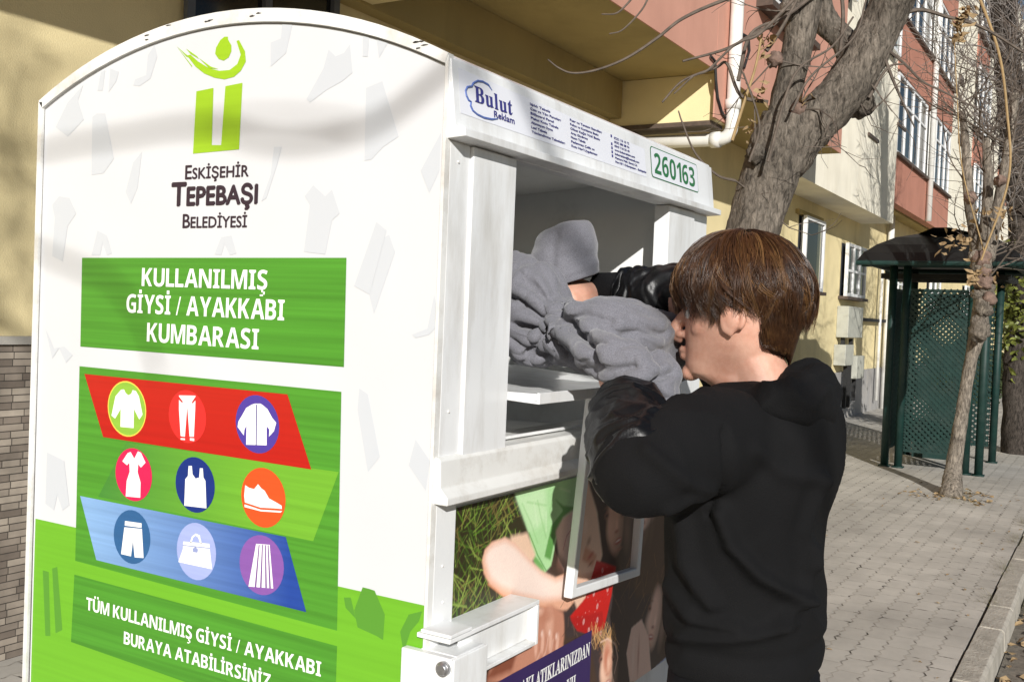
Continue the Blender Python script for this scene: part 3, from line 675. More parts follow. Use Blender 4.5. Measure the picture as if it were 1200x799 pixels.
# ------------------------------------------------------------------ ground
def paver_mat():
    m = bpy.data.materials.new('concrete_pavers'); m.use_nodes = True; t = m.node_tree; p = t.nodes['Principled BSDF']; p.inputs['Roughness'].default_value = .85; p.inputs['Specular IOR Level'].default_value = .2
    tc = t.nodes.new('ShaderNodeTexCoord'); L = t.links.new
    sp = t.nodes.new('ShaderNodeSeparateXYZ'); L(tc.outputs['Object'], sp.inputs[0])
    # saw-toothed long edges: shift y by a triangle wave of x
    def mth(op, a, b=None):
        n = t.nodes.new('ShaderNodeMath'); n.operation = op
        for i, q in enumerate((a, b)):
            if q is None: continue
            if isinstance(q, (int, float)): n.inputs[i].default_value = q
            else: L(q, n.inputs[i])
        return n.outputs[0]
    tri = mth('PINGPONG', sp.outputs['X'], .0475); tri = mth('MULTIPLY', tri, .42); y2 = mth('ADD', sp.outputs['Y'], tri)
    cb = t.nodes.new('ShaderNodeCombineXYZ'); L(sp.outputs['X'], cb.inputs[0]); L(y2, cb.inputs[1])
    br = t.nodes.new('ShaderNodeTexBrick'); br.inputs['Scale'].default_value = 1; br.inputs['Brick Width'].default_value = .205; br.inputs['Row Height'].default_value = .118
    br.inputs['Mortar Size'].default_value = .0055; br.inputs['Mortar Smooth'].default_value = .3; br.offset = .5
    br.inputs['Color1'].default_value = (.46, .433, .385, 1); br.inputs['Color2'].default_value = (.505, .477, .425, 1); br.inputs['Mortar'].default_value = (.43, .402, .352, 1)
    L(cb.outputs[0], br.inputs['Vector'])
    n = t.nodes.new('ShaderNodeTexNoise'); n.inputs['Scale'].default_value = 1.3; n.inputs['Detail'].default_value = 9; n.inputs['Roughness'].default_value = .65; L(tc.outputs['Object'], n.inputs['Vector'])
    mr = t.nodes.new('ShaderNodeMapRange'); mr.inputs['From Min'].default_value = .3; mr.inputs['From Max'].default_value = .7; mr.inputs['To Min'].default_value = .70; mr.inputs['To Max'].default_value = 1.14; L(n.outputs['Fac'], mr.inputs['Value'])
    mx = t.nodes.new('ShaderNodeMix'); mx.data_type = 'RGBA'; mx.blend_type = 'MULTIPLY'; mx.inputs['Factor'].default_value = 1; L(br.outputs['Color'], mx.inputs['A']); L(mr.outputs[0], mx.inputs['B'])
    # soil caught in the joints: dark in dashes
    n2 = t.nodes.new('ShaderNodeTexNoise'); n2.inputs['Scale'].default_value = 14; n2.inputs['Detail'].default_value = 3; L(tc.outputs['Object'], n2.inputs['Vector'])
    mr2 = t.nodes.new('ShaderNodeMapRange'); mr2.inputs['From Min'].default_value = .52; mr2.inputs['From Max'].default_value = .66; L(n2.outputs['Fac'], mr2.inputs['Value'])
    dk = mth('MULTIPLY', br.outputs['Fac'], mr2.outputs[0])
    mx2 = t.nodes.new('ShaderNodeMix'); mx2.data_type = 'RGBA'; L(dk, mx2.inputs['Factor']); L(mx.outputs['Result'], mx2.inputs['A']); mx2.inputs['B'].default_value = (.05, .043, .034, 1)
    L(mx2.outputs['Result'], p.inputs['Base Color'])
    bp = t.nodes.new('ShaderNodeBump'); bp.inputs['Strength'].default_value = .6; bp.inputs['Distance'].default_value = .006; inv = mth('SUBTRACT', 1.0, br.outputs['Fac'])
    n3 = t.nodes.new('ShaderNodeTexNoise'); n3.inputs['Scale'].default_value = 180; L(tc.outputs['Object'], n3.inputs['Vector']); h = mth('MULTIPLY_ADD', n3.outputs['Fac'], .25); t.nodes[-1].inputs[2].default_value = 0
    hh = mth('ADD', inv, h); L(hh, bp.inputs['Height']); L(bp.outputs[0], p.inputs['Normal'])
    return m
asph = mat('asphalt', (.19, .165, .13), .9, var=.3, scale=30, bump=.5, bscale=260, dirt=(.30, .27, .22), dirt_scale=2.2, dirt_amt=.7)
soil = mat('far_ground', (.16, .145, .12), .95, var=.25, scale=.6)
conc = mat('kerb_concrete', (.40, .37, .315), .9, var=.18, scale=9, bump=.8, bscale=70, dirt=(.12, .105, .08), dirt_scale=5, dirt_amt=.5)
b = MB(); b.box((-60, -80, -.30), (200, 220, -.128)); tag(b.build('ground', soil), kind='structure')
b = MB(); b.box((-30, -9, -.127), (110, .44, -.12)); tag(b.build('road', asph), kind='structure')
b = MB(); b.box((-30, .59, -.126), (110, 9, 0)); tag(b.build('pavement', paver_mat()), kind='structure')
b = MB(); x = -8.0; rk = random.Random(5)
while x < 60:
    l = .5 if x < 30 else 2.0; dz, dv = rk.uniform(-.006, .006), rk.uniform(-.005, .005)
    b.prism([(x + .004, .445 + dv, -.125), (x + .004, .452 + dv, -.012 + dz), (x + .004, .468 + dv, .003 + dz), (x + .004, .578 + dv, .003 + dz), (x + .004, .578 + dv, -.125)], (l - .003, 0, 0)); x += l
tag(b.build('kerb', conc, bevel=.004), kind='structure')

# ------------------------------------------------------------------ the apartment building along the pavement
VW, VB, ZB = 4.10, 3.08, 3.74              # ground-floor wall, first bay face, its underside
def plaster(name, c, **k): return mat(name, c, .85, var=.07, scale=2.2, bump=.25, bscale=140, spec=.15, dirt_stretch=(1, 1, .22), **k)
cream = plaster('cream_plaster', (.76, .645, .37), dirt=(.36, .29, .14), dirt_scale=1.6, dirt_amt=.4)
cream_l = plaster('pale_cream_plaster', (.88, .83, .69), dirt=(.55, .48, .34), dirt_scale=2.2, dirt_amt=.35)
salmon = plaster('salmon_plaster', (.57, .30, .225), dirt=(.36, .17, .12), dirt_scale=1.5, dirt_amt=.4)
salmon_d = plaster('red_brown_plaster', (.46, .215, .155), dirt=(.28, .12, .08), dirt_scale=2, dirt_amt=.4)
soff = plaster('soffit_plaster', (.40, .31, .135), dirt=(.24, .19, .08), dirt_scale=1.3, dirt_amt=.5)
dado = plaster('grey_dado', (.33, .32, .31), dirt=(.55, .5, .42), dirt_scale=4, dirt_amt=.5)
pvc = mat('white_pvc', (.72, .71, .67), .4, var=.05, scale=6, dirt=(.4, .38, .33), dirt_scale=4, dirt_amt=.3)
frame_m = mat('white_window_frame', (.78, .78, .77), .4, var=.03, scale=4)
sill_m = mat('brown_sill', (.09, .065, .05), .6, var=.2, scale=20)
cable_m = mat('black_cable', (.02, .02, .02), .6)
def stone_mat():
    m = bpy.data.materials.new('stacked_stone'); m.use_nodes = True; t = m.node_tree; p = t.nodes['Principled BSDF']; p.inputs['Roughness'].default_value = .9
    tc = t.nodes.new('ShaderNodeTexCoord'); sp = t.nodes.new('ShaderNodeSeparateXYZ'); cb = t.nodes.new('ShaderNodeCombineXYZ'); L = t.links.new
    L(tc.outputs['Object'], sp.inputs[0]); L(sp.outputs['X'], cb.inputs[0]); L(sp.outputs['Z'], cb.inputs[1])
    br = t.nodes.new('ShaderNodeTexBrick'); br.inputs['Scale'].default_value = 1; br.inputs['Brick Width'].default_value = .12; br.inputs['Row Height'].default_value = .031; br.inputs['Mortar Size'].default_value = .002
    br.inputs['Color1'].default_value = (.16, .13, .105, 1); br.inputs['Color2'].default_value = (.40, .345, .28, 1); br.inputs['Mortar'].default_value = (.06, .05, .04, 1); br.inputs['Bias'].default_value = -.1
    br.offset_frequency = 2; br.squash = .7; br.squash_frequency = 3
    L(cb.outputs[0], br.inputs['Vector'])
    n = t.nodes.new('ShaderNodeTexNoise'); n.inputs['Scale'].default_value = 9; n.inputs['Detail'].default_value = 6; L(tc.outputs['Object'], n.inputs['Vector'])
    mr = t.nodes.new('ShaderNodeMapRange'); mr.inputs['To Min'].default_value = .35; mr.inputs['To Max'].default_value = 1.6; L(n.outputs['Fac'], mr.inputs['Value'])
    mx = t.nodes.new('ShaderNodeMix'); mx.data_type = 'RGBA'; mx.blend_type = 'MULTIPLY'; mx.inputs['Factor'].default_value = 1; L(br.outputs['Color'], mx.inputs['A']); L(mr.outputs[0], mx.inputs['B']); L(mx.outputs['Result'], p.inputs['Base Color'])
    bp = t.nodes.new('ShaderNodeBump'); bp.inputs['Strength'].default_value = .9; bp.inputs['Distance'].default_value = .02; bp.invert = True; L(br.outputs['Fac'], bp.inputs['Height']); L(bp.outputs[0], p.inputs['Normal'])
    return m
def glass_mat():
    m = bpy.data.materials.new('window_glass'); m.use_nodes = True; t = m.node_tree; t.nodes.remove(t.nodes['Principled BSDF'])
    tr_ = t.nodes.new('ShaderNodeBsdfTransparent'); tr_.inputs[0].default_value = (.72, .80, .86, 1); gl = t.nodes.new('ShaderNodeBsdfGlossy'); gl.inputs['Roughness'].default_value = .02
    fr = t.nodes.new('ShaderNodeFresnel'); fr.inputs['IOR'].default_value = 1.7; ms = t.nodes.new('ShaderNodeMixShader')
    t.links.new(fr.outputs[0], ms.inputs[0]); t.links.new(tr_.outputs[0], ms.inputs[1]); t.links.new(gl.outputs[0], ms.inputs[2]); t.links.new(ms.outputs[0], t.nodes['Material Output'].inputs[0]); return m
glass = glass_mat(); curtain_m = mat('net_curtain', (.72, .72, .70), .9, var=.1, scale=3); room_m = mat('dark_room', (.035, .04, .05), .9)
bld = thing('apartment_building', (12, VW, 0), 'long cream and salmon apartment building with overhanging upper bays and white windows beyond the pavement', 'building')
UE = 70
b = MB(); b.box((-6, VW, 0), (UE, VW + .25, 4.6)); b.build('ground_floor_wall', cream, bld)
b = MB(); b.box((8.001, VW - .02, 0), (UE, VW - .0005, .82)); b.build('dado', dado, bld)
b = MB(); b.box((-6, VW - .035, 0), (8.0, VW - .0005, 1.365)); b.build('stone_cladding', stone_mat(), bld)
b = MB(); b.box((-6, VW - .05, 1.3655), (8.0, VW - .0005, 1.40)); b.build('cladding_cap', plaster('cap_plaster', (.40, .38, .34)), bld)
# first bay (salmon), its soffit and cross beams
U_A, U_B = -6.0, 12.9
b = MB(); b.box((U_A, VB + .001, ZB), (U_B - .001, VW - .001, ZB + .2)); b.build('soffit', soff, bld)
b = MB(); b.box((U_A, VB - .012, ZB - .004), (8.36, VB, 13.2)); b.box((U_A, VB - .011, 3.50), (4.6, VB + .1, ZB - .0045)); b.box((8.3605, VB - .014, 3.34), (8.72, VB, 13.2)); b.box((8.7205, VB - .012, ZB - .004), (U_B, VB, 13.2)); b.box((U_B - .02, VB + .0005, ZB), (U_B, 3.50, 13.2)); b.build('salmon_facade', salmon, bld)  # lower near edge is unseen, added to drop its shadow on the wall
for u, zz in ((8.45, 3.33), (4.62, 3.42)):
    b = MB(); b.box((u, VB + .001, zz), (u + .24, VW - .001, ZB - .001)); b.build('beam', cream, bld, bevel=.006)
b = MB(); b.box((8.43, VB + .04, 3.29), (8.72, VW - .02, 3.3285)); b.build('beam_flashing', sill_m, bld)
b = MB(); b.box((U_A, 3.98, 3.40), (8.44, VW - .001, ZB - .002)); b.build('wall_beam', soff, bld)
# cream bay and right-hand facade
V2 = 3.55
b = MB(); b.box((U_B, V2, 3.47), (19.0, V2 + .2, 6.0)); b.box((U_B - .0, V2 + .2005, 3.47), (19.0, VW - .001, 3.6)); b.build('cream_bay', cream_l, bld)
V3 = 3.60
b = MB(); b.box((U_B, V3, 6.001), (19.0, V3 + .15, 13.2)); b.box((25.6, V3, 4.6), (UE, V3 + .15, 13.2)); b.box((25.6, V3, 3.5), (UE, VW, 4.5995)); b.box((19.001, V3 + .14, 3.9), (25.599, V3 + .2, 13.2)); b.box((18.9, V3 + .2005, 13.0), (UE, 9, 13.2)); b.build('cream_facade', cream_l, bld)
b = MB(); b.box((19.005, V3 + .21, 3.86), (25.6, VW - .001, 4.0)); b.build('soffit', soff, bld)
FH = 2.42
for k in range(4):
    z0 = 3.86 if k == 0 else 6.21 + (k - 1) * FH; z1 = 4.69 if k == 0 else z0 + .92
    b = MB(); b.box((19.005, V3 - .03, z0), (25.595, V3 + .135, z1)); b.build('spandrel', salmon_d, bld)
    b = MB(); b.box((19.0, V3 - .09, z1 + .001), (25.6, V3 + .10, z1 + .055)); b.build('sill', sill_m, bld)
def window(u0, u1, z0, z1, V, n, curtain=.6, depth=.10):
    b = MB(); f = .055
    b.box((u0, V - .01, z0), (u1, V + .045, z0 + f)); b.box((u0, V - .01, z1 - f), (u1, V + .045, z1)); b.box((u0, V - .01, z0 + f + .0005), (u0 + f, V + .045, z1 - f - .0005)); b.box((u1 - f, V - .01, z0 + f + .0005), (u1, V + .045, z1 - f - .0005))
    for i in range(1, n): u = u0 + (u1 - u0) * i / n; b.box((u - f * .6, V - .008, z0 + f + .0005), (u + f * .6, V + .043, z1 - f - .0005))
    b.box((u0 + f + .0005, V - .004, z1 - .48), (u1 - f - .0005, V + .04, z1 - .44)) if n > 1 else None
    o = b.build('window', frame_m, bld)
    b = MB(); b.add([(u0 + f, V + .02, z0 + f), (u1 - f, V + .02, z0 + f), (u1 - f, V + .02, z1 - f), (u0 + f, V + .02, z1 - f)], [(0, 1, 2, 3)]); b.build('pane', glass, o)
    b = MB(); m_ = 40; us = np.linspace(u0 + .03, u1 - .03, m_ * n + 1); rw = random.Random(int(u0 * 100)); vs = []
    for i, u in enumerate(us): v = V + .075 + .012 * math.sin(i * 1.9); vs += [(u, v, z0 + .02), (u, v, z1 - .02)]
    ks = [i for i in range(len(us) - 1) if math.sin(us[i] * 2.3 + u0) < curtain * 2 - 1 + .3]
    b.add(vs, [(2 * i, 2 * i + 2, 2 * i + 3, 2 * i + 1) for i in ks]); b.build('curtain', curtain_m, o, smooth=True)
    b = MB(); b.add([(u0, V + .11, z0), (u1, V + .11, z0), (u1, V + .11, z1), (u0, V + .11, z1)], [(0, 1, 2, 3)]); b.build('recess', room_m, o)
    return o
# windows of the right-hand facade bay stand proud of it as a glazed strip
for k in range(3):
    zb = 4.748 + k * FH; window(19.1, 22.2, zb, zb + 1.43, V3 - .02, 4, .75); window(22.75, 25.5, zb, zb + 1.43, V3 - .02, 4, .75)
for (u0, u1, z0, z1) in ((29.5, 32.2, 7.0, 8.7), (29.5, 32.2, 9.6, 11.3), (36, 39, 7.0, 8.7), (36, 39, 9.6, 11.3), (44, 48, 7.0, 8.7), (29.5, 32.2, 4.6, 6.1)):
    window(u0, u1, z0, z1, V3 - .115, 3, .6); b = MB(); b.box((u0 - .1, V3 - .14, z0 - .061), (u1 + .1, V3 - .002, z0 - .001)); b.build('sill', sill_m, bld)
    b = MB(); b.box((u0 - .02, V3 - .03, z0 - 1.0), (u1 + .02, V3 - .002, z0 - .062)); b.build('spandrel', salmon_d, bld)
for u, z in ((15.0, 7.3), (17.0, 7.3)): pass
window(13.4, 15.2, 6.3, 8.0, V3 - .115, 2, .5); window(16.2, 18.6, 6.3, 8.0, V3 - .115, 3, .7)
window(9.45, 11.0, 4.62, 6.3, VB - .13, 2, .5); b = MB(); b.box((9.35, VB - .17, 4.555), (11.1, VB - .0125, 4.615)); b.build('sill', sill_m, bld)
# dark slots / vents on the cream bay
for (u, z) in ((16.6, 4.62), (18.9, 5.2)): b = MB(); b.box((u, V2 - .03, z), (u + .75, V2 - .001, z + .05)); b.build('vent', sill_m, bld)
for (u, z) in ((26.6, 7.6), (26.8, 6.2), (26.9, 9.2)): b = MB(); b.box((u, V3 - .03, z), (u + .55, V3 - .001, z + .22)); b.build('vent', sill_m, bld)
# ground-floor windows
for (u0, u1, z0, z1, n, cu) in ((14.9, 16.0, 2.12, 3.20, 1, .2), (17.6, 19.05, 2.12, 3.02, 3, .3), (21.6, 22.9, 2.12, 3.0, 2, .3), (26.5, 28.0, 2.1, 3.0, 2, .3), (33, 35, 2.1, 3.0, 2, .3)):
    window(u0, u1, z0, z1, VW - .115, n, cu); b = MB(); b.box((u0 - .08, VW - .16, z0 - .051), (u1 + .08, VW - .001, z0 - .001)); b.build('sill', sill_m, bld)
# dark shop-like opening above the bin, with a frame
b = MB(); b.box((3.55, VW - .03, 2.95), (4.6, VW - .001, 3.40)); b.build('dark_window', mat('dark_glass', (.012, .013, .015), .12, spec=.5), bld)
b = MB()
for u in (3.5, 4.03, 4.58): b.box((u, VW - .06, 2.9), (u + .05, VW - .031, 3.42))
b.box((3.55, VW - .058, 2.9), (4.58, VW - .032, 2.94)); b.build('dark_window_frame', mat('grey_frame', (.10, .11, .13), .4), bld)
b = MB(); b.box((14.7, VW - .06, 3.21), (16.1, VW - .001, 3.27)); b.build('lintel', soff, bld)
# downpipes
def pipe(path, r, name='downpipe', m=pvc, collars=()):
    b = MB(); P_ = [Vector(path[0])]
    for i in range(1, len(path) - 1):
        p, q, s_ = Vector(path[i - 1]), Vector(path[i]), Vector(path[i + 1]); d1 = (p - q).normalized(); d2 = (s_ - q).normalized(); k = min(r * 2.2, .4 * (p - q).length, .4 * (s_ - q).length)
        for t_ in np.linspace(0, 1, 6): P_.append((q + d1 * k) * (1 - t_) ** 2 + q * 2 * t_ * (1 - t_) + (q + d2 * k) * t_ ** 2)
    P_.append(Vector(path[-1])); b.tube(P_, r, 14)
    for c, d in collars: c = Vector(c); d = Vector(d).normalized(); b.tube([c - d * .04, c + d * .04], r * 1.22, 14)
    o = b.build(name, m, bld, smooth=False); o.data.shade_smooth(); return o
pu = on(860, 100, 1, VB - .08).x; pz = on(855, 162, 1, VB - .08).z
pipe([(pu, VB - .08, 13), (pu, VB - .08, pz), (pu - .05, VW - .1, pz + .0)], .058, collars=[((pu, VB - .08, pz + .30), EZ), ((pu - .006, VB + .06, pz), EY)])
pipe([(22.45, V3 - .1, 13), (22.45, V3 - .1, 8), (22.45, V3 - .1, 3.86)], .06); pipe([(21.3, VW - .1, 3.85), (21.3, VW - .1, 2), (21.3, VW - .1, 0)], .06)
pipe([(20.6, VW - .1, 2.9), (20.6, VW - .1, .2)], .03, 'conduit')
b = MB(); pts = [(pu - .35, VB - .03, 3.9), (pu - .3, VB - .05, 3.7), (pu - .22, VB - .04, 3.45)]; 
pl = lambda *qs, v=VB - .03: [on(x, y, 1, v) for x, y in qs]
b.tube(pl((833,66),(838,72),(839,95),(841,115),(846,132),(851,139)), .012, 6); b.build('cable', cable_m, bld); b = MB(); b.tube(pl((869,40),(877,44),(878,60),(872,80)), .014, 6); b.build('cable', cable_m, bld)
# meter boxes by the far windows
for (u0, u1, z0, z1) in ((17.5, 18.6, 1.42, 1.95), (17.4, 18.0, .95, 1.30), (18.3, 18.9, .70, 1.1)):
    b = MB(); b.box((u0, VW - .2, z0), (u1, VW - .0005, z1)); b.build('meter_box', mat('meter_box_grey', (.42, .42, .36), .6, var=.08), bld, bevel=.01)
for u, z0, z1 in ((17.6, 1.2, 1.45), (17.9, .2, 1.0), (18.2, .2, 1.4), (18.6, .3, 1.0)): b = MB(); b.box((u, VW - .12, z0), (u + .06, VW - .06, z1)); b.build('conduit', cable_m, bld)
b = MB(); b.box((18.7, VW - .1, 1.72), (21.2, VW - .06, 1.78)); b.build('conduit', cable_m, bld)

# ------------------------------------------------------------------ bus-stop like shelter with lattice sides
gr = mat('dark_green_paint', (.005, .029, .024), .55, var=.2, scale=12, dirt=(.03, .04, .035), dirt_scale=6, dirt_amt=.6)
blk = mat('black_roof_sheet', (.006, .0065, .006), .5, var=.3, scale=3)
sx0, sx1, sy0, sy1, sze = 12.35, 13.75, 1.27, 2.27, 2.36
sh = thing('shelter', ((sx0 + sx1) / 2, (sy0 + sy1) / 2, 0), 'dark green lattice sided shelter with a black hipped roof on the pavement', 'shelter')
for (x, y) in ((sx0, sy1), (sx0, sy1 - .15), (sx0, sy0), (sx0, sy0 + .14), (sx1, sy1), (sx1, sy0)):
    b = MB(); b.tube([(x, y, 0), (x, y, sze - .03)], .045, 12); b.box((x - .06, y - .06, 0), (x + .06, y + .06, .015)); o = b.build('post', gr, sh); o.data.shade_smooth()
def lattice(P0, P1, z0, z1, name):
    b = MB(); P0, P1 = Vector(P0), Vector(P1); d = (P1 - P0); W = d.length; d.normalize(); n_ = Vector((-d.y, d.x, 0)); H_ = z1 - z0; st = .066
    for sgn in (1, -1):
        k = -H_ if sgn > 0 else 0
        while k < W + (0 if sgn > 0 else H_):
            # line: s = k + sgn*z
            pts = []
            for zz in (0, H_): pts.append((k + sgn * zz, zz))
            (s0, a0), (s1, a1) = pts
            def clip(s_lim):
                return (s_lim - k) * sgn
            lo, hi = 0, H_
            zs = sorted((clip(0), clip(W))); lo, hi = max(lo, zs[0]), min(hi, zs[1])
            if hi - lo > .02:
                A = P0 + d * (k + sgn * lo) + EZ * (z0 + lo); B = P0 + d * (k + sgn * hi) + EZ * (z0 + hi); t_ = (B - A).normalized(); w_ = t_.cross(n_) * .0135
                off = n_ * (.004 * sgn); b.obox((A + B) / 2 + off, (B - A) / 2, w_, n_ * .003)
            k += st
    f = .025
    b.box(tuple(P0 + EZ * z0 - n_ * .012), tuple(P1 + EZ * (z0 + f) + n_ * .012)); b.box(tuple(P0 + EZ * (z1 - f) - n_ * .012), tuple(P1 + EZ * z1 + n_ * .012))
    return b.build(name, gr, sh)
lattice((sx0, sy0 + .19, 0), (sx0, sy1 - .2, 0), .19, 2.06, 'lattice_panel')
lattice((sx0 + .05, sy1, 0), (sx1 - .05, sy1, 0), .19, 2.06, 'lattice_panel')
lattice((sx1, sy0 + .05, 0), (sx1, sy1 - .05, 0), .19, 2.06, 'lattice_panel')
b = MB(); b.box((sx1 - .7, sy0 + .3, .42), (sx1 - .15, sy1 - .1, .47)); b.box((sx1 - .2, sy0 + .3, 0), (sx1 - .15, sy1 - .1, .4195)); b.build('bench', gr, sh)
b = MB()
cx, cy = (sx0 + sx1) / 2, (sy0 + sy1) / 2; hx, hy = (sx1 - sx0) / 2 + .3, .86; prof = [(1, sze), (.93, sze + .10), (.80, sze + .20), (.60, sze + .30), (.36, sze + .36), (.10, sze + .39)]
R4 = []
for k, z in prof: R4.append([Vector((cx + sx * (hx * k if k > .3 else max(hx * k, .8)), cy + sy * hy * k, z)) for sx, sy in ((-1,-1),(1,-1),(1,1),(-1,1))])
b.rings(R4); b.build('roof', blk, sh)
for y in (sy0 - .25, sy1 + .25): b = MB(); b.tube([(sx0 - .3, y, sze - .02), (sx1 + .3, y, sze - .02)], .03, 8); b.build('eaves_rail', gr, sh)
for x in (sx0 - .3, sx0, sx1, sx1 + .3): b = MB(); b.tube([(x, cy - .86, sze - .025), (x, cy + .86, sze - .025)], .028, 8); b.build('eaves_rail', gr, sh)
for x in np.linspace(sx0 + .3, sx1 - .2, 5): b = MB(); b.box((x, sy0 - .2, sze - .17), (x + .05, sy1 + .2, sze - .11)); b.build('rafter', blk, sh)

# ------------------------------------------------------------------ trees
def bark_mat(name, c, bs=1.0):
    m = bpy.data.materials.new(name); m.use_nodes = True; t = m.node_tree; p = t.nodes['Principled BSDF']; p.inputs['Roughness'].default_value = .92; p.inputs['Specular IOR Level'].default_value = .15; L = t.links.new
    tc = t.nodes.new('ShaderNodeTexCoord'); mp = t.nodes.new('ShaderNodeMapping'); mp.inputs['Scale'].default_value = (62 * bs, 62 * bs, 20 * bs); L(tc.outputs['Object'], mp.inputs[0])
    n = t.nodes.new('ShaderNodeTexNoise'); n.inputs['Detail'].default_value = 8; n.inputs['Roughness'].default_value = .7; n.inputs['Distortion'].default_value = .6; n.inputs['Scale'].default_value = 1; L(mp.outputs[0], n.inputs['Vector'])
    n2 = t.nodes.new('ShaderNodeTexNoise'); n2.inputs['Scale'].default_value = 4; n2.inputs['Detail'].default_value = 6; L(tc.outputs['Object'], n2.inputs['Vector'])
    cr = t.nodes.new('ShaderNodeValToRGB'); e = cr.color_ramp.elements; e[0].position = .34; e[1].position = .66; e[0].color = (*[x * .22 for x in c], 1); e[1].color = (*[x * 1.5 for x in c], 1); L(n.outputs['Fac'], cr.inputs['Fac'])
    mr = t.nodes.new('ShaderNodeMapRange'); mr.inputs['From Min'].default_value = .3; mr.inputs['From Max'].default_value = .7; mr.inputs['To Min'].default_value = .7; mr.inputs['To Max'].default_value = 1.25; L(n2.outputs['Fac'], mr.inputs['Value'])
    mx = t.nodes.new('ShaderNodeMix'); mx.data_type = 'RGBA'; mx.blend_type = 'MULTIPLY'; mx.inputs['Factor'].default_value = 1; L(cr.outputs[0], mx.inputs['A']); L(mr.outputs[0], mx.inputs['B']); L(mx.outputs['Result'], p.inputs['Base Color'])
    bp = t.nodes.new('ShaderNodeBump'); bp.inputs['Strength'].default_value = .9; bp.inputs['Distance'].default_value = .018; L(n.outputs['Fac'], bp.inputs['Height']); L(bp.outputs[0], p.inputs['Normal']); return m
bark = bark_mat('grey_brown_bark', (.175, .150, .122)); bark2 = bark_mat('pale_bark', (.215, .185, .15), .8); bark3 = bark_mat('shaded_bark', (.06, .05, .042), .8); twig_m = mat('twig_bark', (.11, .088, .07), .85, var=.3, scale=30)  # the far tree's bark colour is darkened to stand in for shade
twig_y = mat('straw_twig', (.33, .23, .11), .8, var=.2, scale=20); cut_m = mat('pruned_wood', (.17, .115, .09), .9, var=.4, scale=30, bump=.6, bscale=60)
def spline(pts, n):
    pts = [Vector(p) for p in pts]; out_ = []
    P_ = [pts[0] * 2 - pts[1]] + pts + [pts[-1] * 2 - pts[-2]]
    for i in range(len(pts) - 1):
        p0, p1, p2, p3 = P_[i:i + 4]
        for k in range(n): t_ = k / n; out_.append(.5 * ((2 * p1) + (p2 - p0) * t_ + (2 * p0 - 5 * p1 + 4 * p2 - p3) * t_ ** 2 + (3 * p1 - p0 - 3 * p2 + p3) * t_ ** 3))
    return out_ + [pts[-1]]
def limb(mb, pts, rads, n=10, seg=28, rough=.10, mi=0, seed=0, lump=.10):
    path = spline(pts, n); R2 = np.interp(np.linspace(0, len(pts) - 1, len(path)), range(len(pts)), rads); b0 = len(mb.v)
    mb.tube(path, R2, seg, mi)
    for i, p in enumerate(path):
        for j in range(seg):
            k = b0 + i * seg + j; q = Vector(mb.v[k]); d = q - p; r = d.length
            if r < 1e-6: continue
            a = 2 * math.pi * j / seg
            f = noise.fractal(Vector((q.x * 26 + seed, q.y * 26, q.z * 5)), .8, 2.2, 4) * rough + noise.noise(Vector((q.x * 5, q.y * 5, q.z * 5 + seed))) * lump
            mb.v[k] = tuple(p + d * (1 + f))
def knob(mb, c, r, mi=0, seed=0, sq=1.0):
    c = Vector(c); b0 = len(mb.v); mb.ball(c, (r, r, r * sq), 18, 12, mi)
    for k in range(b0, len(mb.v)):
        q = Vector(mb.v[k]); d = q - c; f = noise.fractal(q * (2.0 / r) + Vector((seed, 0, 0)), .8, 2.1, 3) * .35; mb.v[k] = tuple(c + d * (1 + f))
def twig(mb, p, d, L, r, rnd_, depth=0, mi=0, gravity=0.0, wig=.18):
    n = max(4, int(L / .12)); n = min(n, 12); P_ = [Vector(p)]; d = Vector(d).normalized()
    for i in range(n):
        d = (d + Vector((rnd_.gauss(0, wig), rnd_.gauss(0, wig), rnd_.gauss(0, wig) + gravity))).normalized(); P_.append(P_[-1] + d * (L / n))
    mb.tube(P_, np.linspace(r, r * .35, n + 1), 5 if r > .008 else 4, mi, cap=False)
    if depth > 0:
        for i in range(1, n + 1):
            for _ in range(2 if rnd_.random() < .5 else 1):
                if rnd_.random() < .75:
                    s_ = Vector((rnd_.gauss(0, 1), rnd_.gauss(0, 1), rnd_.gauss(0, 1))); s_ = (s_ - d * s_.dot(d)).normalized(); twig(mb, P_[i], d * .7 + s_ * .8, L * rnd_.uniform(.25, .55), r * .5, rnd_, depth - 1, mi, gravity, wig)
# --- forked tree close behind the person
D = 4.6
t1 = thing('street_tree', at(868, 788, D) * 1, 'thick forked tree with rough grey bark rising behind the person', 'tree', 'bare pollarded street trees along the pavement')
t1.location.z = 0; bx, by = at(862, 700, D).x, at(862, 700, D).y
A = lambda x, y, d=D: tuple(at(x, y, d))
b = MB(); limb(b, [(bx - .08, by + .02, -.05), (bx - .06, by, .35), A(858, 430), A(872, 310), A(893, 235), A(914, 172), A(924, 140)], [.17, .135, .122, .112, .118, .135, .12], 12, 44, .10, seed=1)
limb(b, [A(905, 200), A(913, 150), A(926, 95), A(938, 45), A(944, 0), A(950, -60)], [.10, .072, .066, .066, .068, .066], 10, 36, .10, seed=2)
limb(b, [A(915, 190), A(948, 150, D - .02), A(984, 112, D - .05), A(1010, 72, D - .05), A(1032, 30, D - .05), A(1056, -20, D - .1), A(1075, -70, D - .15)], [.105, .108, .102, .098, .09, .086, .08], 10, 36, .11, seed=3)
limb(b, [A(1008, 85, D + .12), A(990, 48, D + .18), A(968, 26, D + .2), A(960, -10, D + .2), A(962, -60, D + .2)], [.07, .06, .062, .055, .05], 8, 26, .12, seed=4)
b.build('trunk', bark, t1, smooth=True)
